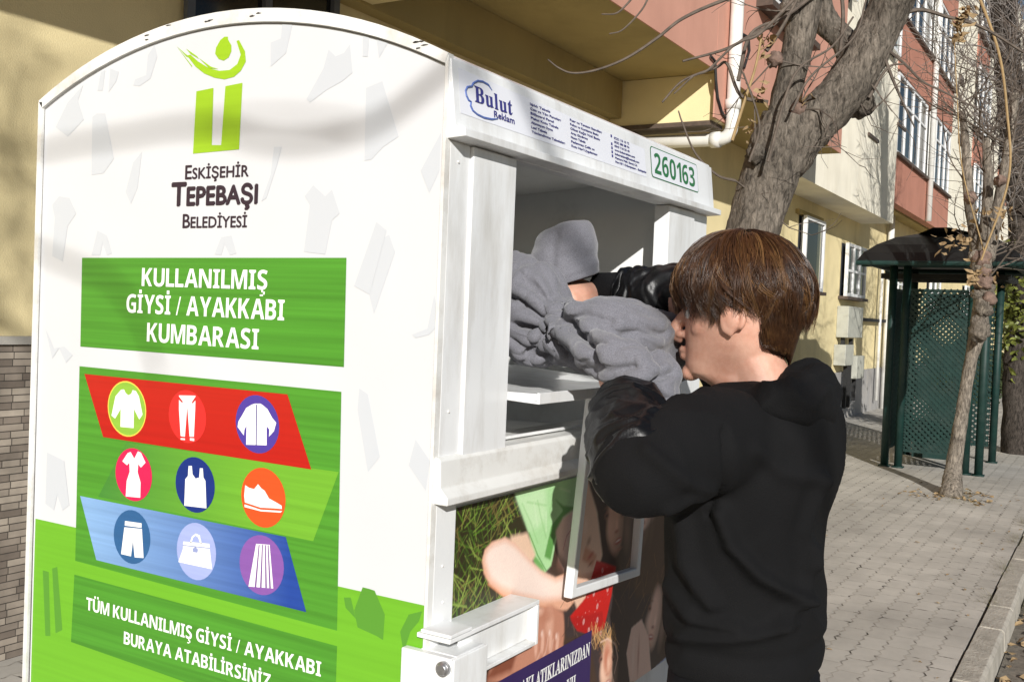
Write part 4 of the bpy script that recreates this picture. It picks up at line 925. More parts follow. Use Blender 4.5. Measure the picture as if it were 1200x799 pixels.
for i, (x, y, r, dd) in enumerate(((936, 128, .036, -.08), (1008, 122, .062, -.02), (1030, 42, .05, -.1), (885, 180, .042, -.10), (908, 70, .035, -.06), (925, 12, .045, -.04))):
    b = MB(); knob(b, A(x, y, D + dd), r, 0, i * 7.3); b.build('pruned_stub', cut_m if i in (0, 4) else bark, t1, smooth=True)
rt1 = random.Random(21); b = MB()
def tw(pts, r0_, r1_, d=D - .1, mi=0, n=6): P_ = spline([A(x, y, d + (q[0] if q else 0)) for x, y, *q in pts], n); b.tube(P_, np.linspace(r0_, r1_, len(P_)), 6, mi, cap=False)
tw([(930,-25),(850,0),(800,22),(770,45),(735,68),(700,82),(672,86),(655,80),(642,70)], .0085, .003, D - .25)
tw([(900,120),(868,112),(852,75),(838,80),(800,95),(776,120)], .009, .004); tw([(905,30),(880,42),(850,58),(800,72)], .010, .005); tw([(930,0),(890,40),(862,52),(830,82),(812,90),(790,110)], .008, .003, D - .2)
tw([(862,212),(840,205),(815,180),(800,145),(795,130)], .006, .003, D - .2); tw([(745,-8),(735,5),(722,16),(705,17)], .006, .003); tw([(762,-8),(752,12),(730,35),(714,40)], .005, .003); tw([(898,60),(912,40),(930,8),(945,-20)], .01, .005)
tw([(1030,50),(1060,75),(1080,95),(1100,105),(1130,120),(1160,135)], .007, .003); tw([(1040,25),(1075,12),(1110,20),(1150,32),(1200,62)], .010, .006); tw([(1018,115),(1040,80),(1060,75)], .008, .004); tw([(1030,50),(1045,90),(1058,120),(1072,150)], .009, .003)
tw([(878,190),(890,150),(880,110),(868,80)], .006, .003, D - .2); tw([(900,190),(930,90),(975,55),(1000,20)], .007, .004, D - .22); tw([(928,130),(950,90),(1000,45),(1015,0)], .006, .004, D - .2)
tw([(865,95),(880,40),(920,20),(960,-10)], .009, .006); tw([(985,60),(988,20),(985,-20)], .010, .008)
for k in range(18):
    x, y = rt1.choice([(885,180),(908,70),(925,12),(1022,130),(1030,42),(936,128),(1010,70),(945,0),(862,212)]); a = rt1.uniform(0, 6.28); twig(b, A(x, y, D - .08), rt * math.cos(a) + up * math.sin(a) - fw * rt1.uniform(-.2, .5), rt1.uniform(.15, .55), .0045, rt1, 1, 0, 0, .2)
b.build('twigs', twig_m, t1)
b = MB(); tw([(858,165),(872,120),(885,80),(893,40)], .007, .005, D - .15); b.build('straw_shoot', twig_y, t1)
leafb = mat('dry_leaf', (.30, .21, .11), .8, var=.35, scale=30)
def leaf(mb, c, s_, rnd_, mi=0, flat=False):
    c = Vector(c); a = rnd_.uniform(0, 6.28)
    if flat: e1 = Vector((math.cos(a), math.sin(a), rnd_.uniform(-.2, .3))); e2 = Vector((-math.sin(a), math.cos(a), rnd_.uniform(-.3, .5)))
    else:
        e1 = Vector((rnd_.gauss(0, 1), rnd_.gauss(0, 1), rnd_.gauss(0, 1))).normalized(); e2 = e1.orthogonal().normalized()
    e3 = e1.cross(e2); s_ *= rnd_.uniform(.6, 1.3)
    P_ = [c - e1 * s_, c - e1 * s_ * .3 + e2 * s_ * .5 + e3 * s_ * rnd_.uniform(-.3, .4), c + e1 * s_ * .5 + e2 * s_ * .35 + e3 * s_ * rnd_.uniform(-.2, .5), c + e1 * s_, c + e1 * s_ * .4 - e2 * s_ * .4 + e3 * s_ * rnd_.uniform(-.2, .4), c - e1 * s_ * .4 - e2 * s_ * .45 + e3 * s_ * rnd_.uniform(-.2, .4)]
    m_ = c + e3 * s_ * .1; mb.add(P_ + [m_], [(i, (i + 1) % 6, 6) for i in range(6)], mi)
b = MB()
for (x, y, k) in ((900, 55, 9), (1130, 20, 16), (1124, 40, 16), (893, 115, 8), (880, 150, 6), (945, 120, 4)):
    for _ in range(k): leaf(b, A(x + rt1.gauss(0, 5), y + rt1.gauss(0, 7), D - .12), .028, rt1)
b.build('dry_leaves', leafb, t1)
# --- slim pollarded tree by the shelter
D2 = 10.0; A2 = lambda x, y, d=D2: tuple(at(x, y, d))
p0 = on(1115, 582, 2, 0); D2 = (p0 - EYE).dot(fw)
t2 = thing('street_tree', p0, 'slim pale pollarded tree with a knobbly head in front of the green shelter', 'tree', 'bare pollarded street trees along the pavement')
b = MB(); limb(b, [tuple(p0 - EZ * .05), A2(1118, 545), A2(1128, 480), A2(1138, 420), A2(1146, 388), A2(1150, 340), A2(1153, 300)], [.115, .075, .060, .058, .080, .066, .075], 12, 30, .10, seed=9)
for (x, y, r, s_) in ((1148, 385, .095, 1.4), (1152, 358, .085, 1.2), (1155, 335, .08, 1.1), (1145, 345, .055, 1), (1159, 345, .055, 1), (1150, 312, .095, 1.1), (1157, 300, .07, 1.1), (1142, 300, .055, 1)): knob(b, A2(x, y, D2 - .03), r, 0, x, s_)
limb(b, [A2(1148, 305), A2(1142, 275), A2(1136, 235), A2(1132, 180), A2(1128, 130)], [.075, .055, .05, .042, .03], 8, 18, .12, seed=12)
limb(b, [A2(1156, 305), A2(1164, 270), A2(1172, 230), A2(1182, 170), A2(1190, 110)], [.075, .06, .055, .045, .035], 8, 18, .12, seed=13)
limb(b, [A2(1152, 300, D2 + .1), A2(1155, 260, D2 + .15), A2(1158, 220, D2 + .2), A2(1156, 160, D2 + .2)], [.06, .05, .05, .03], 8, 16, .12, seed=14)
b.build('trunk', bark2, t2, smooth=True)
rt2 = random.Random(5)
for (x, y, r) in ((1153, 330, .085), (1158, 350, .07), (1150, 305, .09), (1137, 232, .06), (1152, 318, .07), (1172, 212, .055)): b = MB(); knob(b, A2(x, y, D2 - .06), r, 0, y * 1.3); b.build('pruned_stub', cut_m, t2, smooth=True)
b = MB()
for k in range(48):
    x, y = rt2.choice([(1150,305),(1137,235),(1132,180),(1172,225),(1182,170),(1190,110),(1158,220),(1153,320),(1128,130),(1156,160)]); a = rt2.uniform(.15, 3.0)
    twig(b, A2(x + rt2.gauss(0, 4), y + rt2.gauss(0, 6)), rt * math.cos(a) * 1.2 + up * math.sin(a) + fw * rt2.gauss(0, .5), rt2.uniform(.5, 1.7), .0085, rt2, 1 if rt2.random() < .8 else 2, 0, .01, .12)
b.build('twigs', twig_m, t2)
b = MB()
for k in range(90):
    x, y = rt2.choice([(1115, 285), (1130, 290), (1150, 315), (1160, 330), (1140, 325), (1175, 260), (1145, 250)]); leaf(b, A2(x + rt2.gauss(0, 8), y + rt2.gauss(0, 9), D2 - .1), .045, rt2)
b.build('dry_leaves', leafb, t2)
b = MB(); P_ = spline([A2(1150, 305, D2 - .2), A2(1182, 210, D2 - .3), A2(1180, 130, D2 - .3), A2(1170, 60, D2 - .3), A2(1145, -10, D2 - .3)], 8); b.tube(P_, np.linspace(.009, .013, len(P_)), 8); b.build('straw_shoot', twig_y, t2); b = MB(); P_ = spline([A2(1156, 305, D2 - .1), A2(1128, 200, D2 - .2), A2(1122, 120, D2 - .2), A2(1118, 40, D2 - .2)], 6); b.tube(P_, np.linspace(.007, .004, len(P_)), 6); b.build('straw_shoot', twig_y, t2)
# --- dark ivy-clad tree farther along
p0 = on(1192, 531, 2, 0); D3 = (p0 - EYE).dot(fw); A3 = lambda x, y, d=D3: tuple(at(x, y, d))
t3 = thing('street_tree', p0, 'dark shaded tree trunk at the right edge beyond the shelter', 'tree', 'bare pollarded street trees along the pavement')
b = MB(); limb(b, [tuple(p0 - EZ * .05), A3(1190, 470), A3(1192, 400), A3(1196, 340), A3(1196, 260), A3(1188, 180), A3(1178, 80), A3(1168, -20)], [.20, .16, .155, .16, .15, .15, .14, .13], 10, 28, .12, seed=19)
limb(b, [A3(1195, 250), A3(1200, 170), A3(1190, 100), A3(1184, 20), A3(1180, -60)], [.12, .11, .10, .09, .08], 8, 18, .12, seed=20)
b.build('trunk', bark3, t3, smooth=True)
rt3 = random.Random(8); b = MB()
for k in range(60):
    t_ = rt3.random(); x, y = 1196 - 26 * t_ + rt3.gauss(0, 6), 300 - 330 * t_; a = rt3.uniform(.2, 2.9); twig(b, A3(x, y), rt * math.cos(a) + up * math.sin(a) * 1.3 + fw * rt3.gauss(0, .5), rt3.uniform(.8, 2.2), .013, rt3, 1 if rt3.random() < .75 else 2, 0, .02, .12)
b.build('twigs', mat('grey_twig', (.20, .18, .165), .9, var=.25, scale=10), t3)
ivy_m = mat('ivy_leaf', (.075, .10, .02), .5, var=.45, scale=6, double=(.20, .22, .04)); b = MB()
for k in range(700):
    x, y = rt3.gauss(1186, 12), rt3.gauss(362, 26); leaf(b, A3(x, y, D3 + rt3.gauss(0, .25)), .06, rt3)
b.build('ivy', ivy_m, t3)

# --- dark hedge against the far wall
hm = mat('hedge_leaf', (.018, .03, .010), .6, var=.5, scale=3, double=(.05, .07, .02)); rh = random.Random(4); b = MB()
hd = thing('hedge', (27, 3.2, 0), 'dark shaded hedge at the foot of the building beyond the shelter', 'hedge')
for k in range(5200):
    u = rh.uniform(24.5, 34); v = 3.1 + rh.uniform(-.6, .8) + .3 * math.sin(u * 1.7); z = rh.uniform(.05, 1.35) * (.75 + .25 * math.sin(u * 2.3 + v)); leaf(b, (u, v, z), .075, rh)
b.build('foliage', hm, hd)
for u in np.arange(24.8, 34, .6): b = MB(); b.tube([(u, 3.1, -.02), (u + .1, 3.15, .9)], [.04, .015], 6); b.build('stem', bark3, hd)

# --- dry leaves and grass tufts along the kerb
rl = random.Random(14); b = MB()
for k in range(420):
    u = rl.uniform(3.5, 14); v = .44 - abs(rl.gauss(0, .22)) - .01; leaf(b, (u, v, -.105), .032, rl, 0, True)
for k in range(70):
    u = rl.uniform(4.0, 12); v = rl.choice([rl.uniform(.6, 1.0), rl.uniform(.6, 3.0)]); leaf(b, (u, v, .008), .018, rl, 0, True)
for k in range(60): leaf(b, (10.6 + rl.gauss(0, .25), 1.3 + rl.gauss(0, .2), .012), .035, rl, 0, True)
tag(b.build('fallen_leaves', leafb), kind='stuff')
gm = mat('dry_grass', (.16, .17, .05), .8, var=.4, scale=20, double=(.30, .26, .10)); b = MB()
for (u, v, n_, h) in ((7.6, .585, 60, .05), (8.6, .59, 80, .06), (9.6, .60, 80, .06), (10.4, 1.16, 120, .06), (10.9, 1.2, 80, .05), (6.6, .585, 40, .04), (12, .6, 80, .06), (7.0, .42, 60, .07)):
    for k in range(n_):
        x, y = u + rl.gauss(0, .13), v + rl.gauss(0, .035 if v < 1 else .12); hh = h * rl.uniform(.5, 1.4); dx, dy = rl.gauss(0, .03), rl.gauss(0, .03); z0 = 0 if v > .5 else -.12
        b.add([(x - .003, y, z0), (x + .003, y, z0), (x + dx, y + dy, z0 + hh)], [(0, 1, 2)])
tag(b.build('grass_tufts', gm), kind='stuff')
# --- bare tree on the other side of the road, whose branches dapple the bin and the wall
t4 = thing('street_tree', (-6.2, -6.2, -.12), 'bare street tree across the road behind the viewer', 'tree')
b = MB(); Q = lambda px, py, k: tuple(on(px, py, 0, U0) + sd * k)
limb(b, [(-6.2, -6.2, -.2), (-6.2, -6.15, 1.5), (-6.05, -6.0, 3.2), (-5.6, -5.2, 4.4)], [.16, .13, .12, .06], 6, 14, .08)
def br(pts, r0_, r1_): P_ = spline(pts, 6); b.tube(P_, np.linspace(r0_, r1_, len(P_)), 6, 0, cap=False)
br([(-5.6, -5.2, 4.4), Q(640, -20, 5.9), Q(560, 50, 5.9), Q(510, 92, 6.0), Q(450, 138, 6.1), Q(390, 160, 6.2), Q(320, 165, 6.3), Q(235, 147, 6.4), Q(150, 158, 6.5), Q(40, 180, 6.6), Q(-60, 230, 6.7)], .014, .009)
br([Q(390, 160, 6.2), Q(420, 148, 6.2), Q(330, 135, 6.3), Q(235, 140, 6.4)], .007, .005)
br([Q(-60, 230, 6.7), Q(40, 290, 6.6), Q(90, 312, 6.5), Q(130, 330, 6.5), Q(165, 380, 6.4), Q(185, 440, 6.4)], .009, .005)
rb = random.Random(9); W_ = lambda x, y, k: Vector(on(x, y, 1, VW)) + sd * k
for k in range(14):
    x, y = rb.uniform(-30, 60), rb.uniform(80, 420); twig(b, W_(x, y, 10.2), Vector((rb.gauss(0, 1), rb.gauss(0, .6), rb.gauss(0, 1))), rb.uniform(.5, 1.1), .012, rb, 1, 0, 0, .15)
br([Q(-60, 230, 6.7), tuple(W_(-20, 350, 10.2)), tuple(W_(10, 250, 10.2)), tuple(W_(30, 120, 10.2)), tuple(W_(60, 60, 10.2))], .016, .014)
b.build('branches', bark, t4)
# ------------------------------------------------------------------ the person
UM = 1.755                                      # middle plane of the body; the person faces +Y (the opening)
def mid(px, py, dx=0.0): return on(px, py, 0, UM + dx)
skin = bpy.data.materials.new('skin'); skin.use_nodes = True; _t = skin.node_tree; _p = _t.nodes['Principled BSDF']
_p.inputs['Roughness'].default_value = .48; _p.inputs['Specular IOR Level'].default_value = .4; _p.inputs['Subsurface Weight'].default_value = .12; _p.inputs['Subsurface Radius'].default_value = (.012, .004, .002); _p.inputs['Subsurface Scale'].default_value = .5
_tc2 = _t.nodes.new('ShaderNodeTexCoord'); _n = _t.nodes.new('ShaderNodeTexNoise'); _n.inputs['Scale'].default_value = 22; _n.inputs['Detail'].default_value = 8; _n.inputs['Roughness'].default_value = .7; _t.links.new(_tc2.outputs['Object'], _n.inputs['Vector'])
_cr = _t.nodes.new('ShaderNodeValToRGB'); _cr.color_ramp.elements[0].position = .3; _cr.color_ramp.elements[1].position = .72; _cr.color_ramp.elements[0].color = (.53, .255, .175, 1); _cr.color_ramp.elements[1].color = (.68, .41, .305, 1); _t.links.new(_n.outputs['Fac'], _cr.inputs['Fac']); _t.links.new(_cr.outputs[0], _p.inputs['Base Color'])
_n2 = _t.nodes.new('ShaderNodeTexNoise'); _n2.inputs['Scale'].default_value = 420; _t.links.new(_tc2.outputs['Object'], _n2.inputs['Vector']); _b = _t.nodes.new('ShaderNodeBump'); _b.inputs['Strength'].default_value = .18; _b.inputs['Distance'].default_value = .002; _t.links.new(_n2.outputs['Fac'], _b.inputs['Height']); _t.links.new(_b.outputs[0], _p.inputs['Normal'])

def fabric(name, c, rough=.85, wscale=900, bump=.25, spec=.2, sheen=.0, var=.18):
    m = mat(name, c, rough, var=var, scale=9, bump=bump, bscale=wscale, spec=spec, sheen=sheen); return m
jersey = fabric('black_jersey', (.0058, .0058, .0063), .85, 700, .4, .2, .0)
leather = mat('black_leather_cloth', (.0045, .0045, .005), .40, var=.2, scale=14, bump=.08, bscale=260, spec=.36)
ribbed = fabric('black_rib_knit', (.010, .010, .011), .9, 500, .5)
denim = fabric('dark_jeans', (.0045, .0048, .0065), .85, 900, .4)
shoe_m = mat('dark_shoe', (.02, .02, .022), .5); sole_m = mat('rubber_sole', (.5, .5, .48), .7)
hairm = attr_mat('brown_hair', 'tint', .34, .5); scalp_m = mat('hair_root', (.022, .011, .006), .7)

hc = mid(866, 350)                              # middle of the skull
HC = Vector((UM, hc.y + .006, hc.z - .010))
sh_l, el_l, wr_l = Vector((UM - .185, .545, 1.402)), at(751, 551, 1.49), at(731, 460, 1.69)
sh_r, el_r, wr_r = Vector((UM + .185, .575, 1.420)), at(806, 352, 1.98), at(702, 341, 2.07)
person = thing('person', (UM, .54, 0), 'person with brown bowl cut hair and black hooded sweatshirt reaching into the bin', 'person')

def ring(c, a, b_, n=28, e=2.0, tilt=0.0, rx=None):
    c = Vector(c); out_ = []
    for j in range(n):
        t_ = 2 * math.pi * j / n; cx, cy = math.cos(t_), math.sin(t_)
        x = a * math.copysign(abs(cx) ** (2 / e), cx); y = b_ * math.copysign(abs(cy) ** (2 / e), cy)
        out_.append(c + Vector((x, y, -y * tilt)))
    return out_
# head: slices (dz from HC, front, back, half width, squareness)
def head_rings(g=0.0):
    SL = [(-.150, .034, -.048, .046, 2.0), (-.135, .058, -.052, .050, 2.0), (-.122, .084, -.056, .050, 2.1), (-.108, .089, -.064, .054, 2.2), (-.092, .088, -.074, .060, 2.3), (-.072, .088, -.086, .0655, 2.35), (-.050, .088, -.094, .0695, 2.35), (-.028, .088, -.099, .073, 2.35), (-.006, .0875, -.102, .0755, 2.3), (.015, .090, -.104, .077, 2.3), (.035, .091, -.103, .078, 2.25), (.055, .088, -.100, .077, 2.2), (.075, .078, -.093, .072, 2.15), (.092, .060, -.080, .062, 2.1), (.105, .036, -.058, .045, 2.0), (.112, .010, -.030, .022, 2.0)]
    R3 = []
    for dz, f, bk, wd, e in SL:
        R3.append(ring(HC + Vector((0, (f + bk) / 2, dz)), wd + g, (f - bk) / 2 + g, 36, e))
    return R3
b = MB(); b.rings(head_rings())
# neck
nk0 = Vector((UM, HC.y - .018, HC.z - .085)); nk1 = Vector((UM, HC.y - .075, HC.z - .205))
b.tube([nk0, nk0.lerp(nk1, .5), nk1, nk1 + Vector((0, -.02, -.06))], [.056, .054, .060, .085], 24)
# torso under the clothes, arms, legs
tz = [(.98, .125, .07), (1.10, .13, .08), (1.25, .165, .11), (1.36, .18, .11), (1.42, .15, .09), (1.455, .09, .07)]
tc_ = lambda z: Vector((UM, np.interp(z, (.9, 1.15, 1.42), (.535, .545, .555)), z))
b.rings([ring(tc_(z), a, bb) for z, a, bb in tz])
b.tube([tc_(1.40), sh_l, sh_l.lerp(el_l, .5), el_l], [.05, .048, .042, .036], 16); b.ball(el_l, .036, 14, 10); b.tube([el_l, el_l.lerp(wr_l, .4), wr_l], [.034, .036, .026], 16)
b.tube([tc_(1.40), sh_r, sh_r.lerp(el_r, .5), el_r, el_r.lerp(wr_r, .4), wr_r], [.05, .048, .042, .036, .036, .027], 16)
for s_ in (-1, 1):
    b.tube([(UM + s_ * .085, .535, 1.0), (UM + s_ * .09, .535, .85), (UM + s_ * .10, .555, .48), (UM + s_ * .105, .535, .10), (UM + s_ * .105, .54, .05)], [.060, .066, .050, .036, .034], 16)
    b.tube([(UM + s_ * .105, .52, .045), (UM + s_ * .11, .60, .035), (UM + s_ * .112, .69, .025)], [.035, .036, .026], 12, flat=.8)
# hands: palm + fingers
def hand(wr, fwd_, side, upv, curl, thumb_s, scale=1.0):
    f, s_, u = Vector(fwd_).normalized(), Vector(side).normalized(), Vector(upv).normalized(); k = scale
    pc = wr + f * .045 * k
    b.tube([wr - f * .02, wr + f * .015 * k, wr + f * .05 * k, wr + f * .085 * k, wr + f * .098 * k], [.024, .027, .036 * k, .040 * k, .032 * k], 16, flat=1.0)
    for i, (o, l) in enumerate(((-.030, .070), (-.010, .078), (.010, .074), (.029, .060))):
        p0 = wr + f * .085 * k + s_ * o * k; d = f + s_ * o * 2; d.normalize(); a = 0.0; P_ = [p0 - f * .012]; p = p0
        for j, q in enumerate((.45, .32, .25)):
            a += curl * (.7, 1, .8)[j]; dd = (d * math.cos(a) - u * math.sin(a)); P_.append(p); p = p + dd * l * q * k
        P_.append(p); b.tube(P_, [.0095, .0095, .009, .0085, .0065][:len(P_)], 10); b.ball(P_[-1], .0066, 8, 6)
    t0 = wr + f * .02 * k + s_ * thumb_s * .024; P_ = [t0 - s_ * thumb_s * .012, t0, t0 + (f * .6 + s_ * thumb_s * .75 - u * .2) * .034 * k, t0 + (f * 1.4 + s_ * thumb_s * .8 - u * .45) * .036 * k]
    b.tube(P_, [.014, .0125, .0105, .008], 10)
hr_dir = (at(650, 364, 1.98) - at(705, 340, 2.08)); hand(wr_r + hr_dir.normalized() * .012, hr_dir + Vector((0, .02, 0)), Vector((.2, .5, .75)), Vector((-.3, -.8, .5)), .45, 1)
hand(wr_l, at(716, 418, 1.88) - wr_l, Vector((.8, -.55, 0)), Vector((-.3, -.4, .85)), -.2, 1, .9)
# face: nose, brow, lips, chin, cheek, ear
NZ = HC + Vector((0, .088, -.035))
b.tube([HC + Vector((0, .080, -.004)), HC + Vector((0, .093, -.020)), HC + Vector((0, .106, -.040)), HC + Vector((0, .112, -.050)), HC + Vector((0, .092, -.059))], [.009, .010, .0120, .0130, .012], 14)
for s_ in (-1, 1):
    b.ball(HC + Vector((s_ * .0125, .0955, -.052)), (.0085, .011, .0075), 10, 8)
    b.tube([HC + Vector((s_ * .012, .086, .008)), HC + Vector((s_ * .030, .086, .013)), HC + Vector((s_ * .052, .072, .006))], [.007, .009, .006], 10)     # brow ridge
    b.ball(HC + Vector((s_ * .043, .052, -.042)), (.020, .022, .020), 12, 8)                                                                       # cheek bone
b.tube([HC + Vector((-.022, .080, -.082)), HC + Vector((-.010, .0930, -.0795)), HC + Vector((0, .0960, -.0805)), HC + Vector((.010, .0930, -.0795)), HC + Vector((.022, .080, -.082))], [.003, .0060, .0066, .0060, .003], 10)
b.tube([HC + Vector((-.020, .079, -.0865)), HC + Vector((-.009, .0905, -.0905)), HC + Vector((0, .0930, -.0915)), HC + Vector((.009, .0905, -.0905)), HC + Vector((.020, .079, -.0865))], [.003, .0068, .0075, .0068, .003], 10)
b.ball(HC + Vector((0, .079, -.121)), (.022, .018, .017), 14, 10)
def ear(s_):
    c = HC + Vector((s_ * .078, -.002, -.026)); o_ = Vector((s_ * .62, -.38, 0)).normalized()
    P_ = []
    for a in np.linspace(R_(-70), R_(225), 16):
        y, z = math.cos(a) * .0160, math.sin(a) * .0262; P_.append(c + Vector((0, y * 1.0 - z * .12, z)) + o_ * (.004 - y * .18))
    b.tube(P_, [.0045] + [.0062] * 14 + [.005], 8)
    P_ = [c + Vector((0, math.cos(a) * .010 - .002, math.sin(a) * .017)) + o_ * .006 for a in np.linspace(R_(-60), R_(170), 9)]; b.tube(P_, .0034, 8)
    b.ball(c + Vector((0, .005, -.024)) + o_ * .004, (.0045, .0065, .008), 10, 8); b.ball(c + o_ * .001, (.0095, .0170, .025), 14, 10)
ear(-1); ear(1)
body = b.build('body', skin, person, weld=True)
baked(body, [('REMESH', dict(mode='VOXEL', voxel_size=.0026)), ('SMOOTH', dict(factor=.5, iterations=6))]); body.data.shade_smooth()
for k, s_ in enumerate((-1, 1)):
    b = MB(); c = HC + Vector((s_ * .031, .0725, -.017)); b.ball(c, .0122, 16, 12); b.ball(c + Vector((0, .0085, 0)), (.006, .0045, .006), 12, 8, 1)
    e = b.build('eye', [mat('eye_white', (.7, .68, .65), .2), mat('eye_iris', (.05, .03, .015), .15)], body, smooth=True)
b = MB()
for s_ in (-1, 1): b.tube([HC + Vector((s_ * .014, .0915, .011)), HC + Vector((s_ * .032, .0905, .0175)), HC + Vector((s_ * .053, .0755, .012))], [.0022, .0034, .0015], 8, flat=1.2)
b.build('eyebrow', scalp_m, body, smooth=True)

# ---- hair: cap and locks
b = MB(); rr_ = head_rings(.006)[9:]; 
b.rings(rr_); b.ball(HC + Vector((0, -.026, .02)), (.079, .083, .088), 28, 18); b.ball(HC + Vector((0, -.050, -.045)), (.060, .056, .060), 20, 14)
cap_ = b.build('hair', scalp_m, person, weld=True); baked(cap_, [('REMESH', dict(mode='VOXEL', voxel_size=.005)), ('SMOOTH', dict(factor=.5, iterations=6))]); cap_.data.shade_smooth()
rh_ = random.Random(77); hv, hf, hcol = [], [], []
def strand(P_, w0, tint, taper=.25):
    "a thin three-sided hair"
    n = len(P_); b0 = len(hv)
    for i, p in enumerate(P_):
        T = (P_[min(i + 1, n - 1)] - P_[max(i - 1, 0)]).normalized(); o_ = (p - HC).normalized(); s_ = T.cross(o_).normalized(); o2 = s_.cross(T)
        w_ = w0 * (1 - (1 - taper) * (i / (n - 1)) ** 2)
        for a in (0, 2.094, 4.189): hv.append(p + (s_ * math.cos(a + .5) + o2 * math.sin(a + .5)) * w_); hcol.append(tint)
    for i in range(n - 1):
        for j in range(3): hf.append((b0 + i * 3 + j, b0 + i * 3 + (j + 1) % 3, b0 + i * 3 + 3 + (j + 1) % 3, b0 + i * 3 + 3 + j))
crown = Vector((-.005, -.030, 1)).normalized()
SK = Vector((.085, .112, .118)); SKC = HC + Vector((0, -.012, .006))
ax1 = Vector((1, 0, 0)); ax1 = (ax1 - crown * ax1.dot(crown)).normalized(); ax2 = crown.cross(ax1)          # ax1 = right, ax2 = forward
def spos(phi, th, lift_):
    d = crown * math.cos(th) + (ax1 * math.cos(phi) + ax2 * math.sin(phi)) * math.sin(th)
    # below the equator the hair hangs instead of hugging the skull
    if th > 1.45:
        e = crown * math.cos(1.45) + (ax1 * math.cos(phi) + ax2 * math.sin(phi)) * math.sin(1.45); base = Vector((e.x * SK.x, e.y * SK.y, e.z * SK.z)); k = (th - 1.45) * .118
        r_ = Vector((e.x, e.y, 0)); return SKC + base * (1 + lift_) + Vector((0, 0, -k)) + r_ * (-.09 * k * k / .01 * .08)
    return SKC + Vector((d.x * SK.x, d.y * SK.y, d.z * SK.z)) * (1 + lift_)
def th_end(phi):   # how far round the hair reaches for each direction (0 right, 90 forward, 180 left, 270 back)
    d = math.degrees(phi) % 360
    return np.interp(d, (0, 45, 75, 90, 110, 135, 160, 180, 205, 230, 270, 310, 340, 360), (1.74, 1.74, 1.64, 1.58, 1.60, 1.74, 1.78, 1.70, 1.74, 1.84, 1.90, 1.86, 1.78, 1.72))
def tint():
    k = rh_.random(); base = Vector((.042, .0165, .0065)).lerp(Vector((.098, .042, .015)), k ** 1.6)
    if rh_.random() < .16: base = base.lerp(Vector((.28, .145, .052)), rh_.uniform(.15, .6))
    return (*base, 1)
for c_ in range(860):
    phi0 = rh_.uniform(0, 2 * math.pi); s0 = rh_.random() ** .8; te = th_end(phi0); th0 = .05 + s0 * .75 * te; te *= rh_.uniform(.82, 1.07); L_ = rh_.uniform(-.03, .075) + .035 * math.sin(min(1, th0))
    if te - th0 < .35: te = th0 + .35
    te = min(te, th_end(phi0) * 1.10); sw = rh_.gauss(.12, .24); tcol = tint(); nst = 13; tipx = rh_.gauss(0, .03)
    for k in range(nst):
        dphi = rh_.gauss(0, .048); dl = rh_.uniform(-.03, .05); e_ = te + rh_.gauss(0, .05); P_ = []
        for i in range(10):
            t_ = i / 9; th = th0 + (e_ - th0) * t_; ph = phi0 + sw * t_ * t_ + dphi * (1.0 - .72 * t_) / max(.35, math.sin(max(.2, th))) + tipx * t_ * t_
            bulge = L_ + dl * math.sin(t_ * 2.6) + .035 * math.sin(math.pi * min(1, t_ * 1.05)) - .03 * max(0, t_ - .8) * 5 * .4
            P_.append(spos(ph, th, bulge + .012))
        kf = rh_.uniform(.68, 1.28); tt = tuple(x * kf for x in tcol[:3]) + (1,)
        strand(P_, rh_.uniform(.0004, .00075), tt)
# flyaway hairs
for c_ in range(160):
    phi0 = rh_.uniform(0, 6.283); th0 = rh_.uniform(.1, 1.2); e_ = min(th0 + rh_.uniform(.5, .9), th_end(phi0) * 1.04); a = rh_.gauss(0, .3)
    strand([spos(phi0 + a * t_, th0 + (e_ - th0) * t_, .07 + rh_.uniform(.0, .015) + .07 * t_ * t_ * rh_.random()) for t_ in np.linspace(0, 1, 9)], .00045, tint())
# shorter hair over the nape and behind the ears
for c_ in range(420):
    ph = R_(rh_.uniform(196, 344)); z0 = rh_.uniform(-.062, .0); cN = HC + Vector((0, -.030, 0)); rx_, ry_ = .0745, .082
    tap = lambda z: 1.0 if z > -.03 else 1 - (-.03 - z) * 3.6
    tcol = tuple(x * .55 for x in tint()[:3]) + (1,); ln = rh_.uniform(.04, .07); zend = -.108 + .018 * abs(math.cos(ph)) * 2
    for k in range(7):
        p2 = ph + rh_.gauss(0, .05); P_ = []
        for i in range(7):
            t_ = i / 6; z = max(z0 - ln * t_, zend + rh_.uniform(-.004, .004)); kk = tap(z) * (1.02 + .05 * math.sin(t_ * 3)); P_.append(cN + Vector((math.cos(p2 + .15 * t_) * rx_ * kk, math.sin(p2 + .15 * t_) * ry_ * kk, z - .0004 * i)))
        strand(P_, .0007, tcol)
# sideburn in front of the ear
for s_ in (-1, 1):
    for c_ in range(90):
        x0 = rh_.uniform(.006, .030); z0 = rh_.uniform(.0, .03); P_ = [HC + Vector((s_ * (.0785 - x0 * .10 + .001 * i * (1 - i / 6)), x0 + .0015 * i, z0 - .0085 * i)) for i in range(6)]; strand(P_, .0006, tuple(x * .6 for x in tint()[:3]) + (1,))
me = bpy.data.meshes.new('hair_locks'); me.from_pydata([tuple(v) for v in hv], [], hf); ca = me.color_attributes.new('tint', 'FLOAT_COLOR', 'POINT'); ca.data.foreach_set('color', np.array(hcol, np.float32).ravel()); me.materials.append(hairm); me.shade_smooth()
hl = bpy.data.objects.new('hair_locks', me); COL.objects.link(hl); put(hl, cap_)

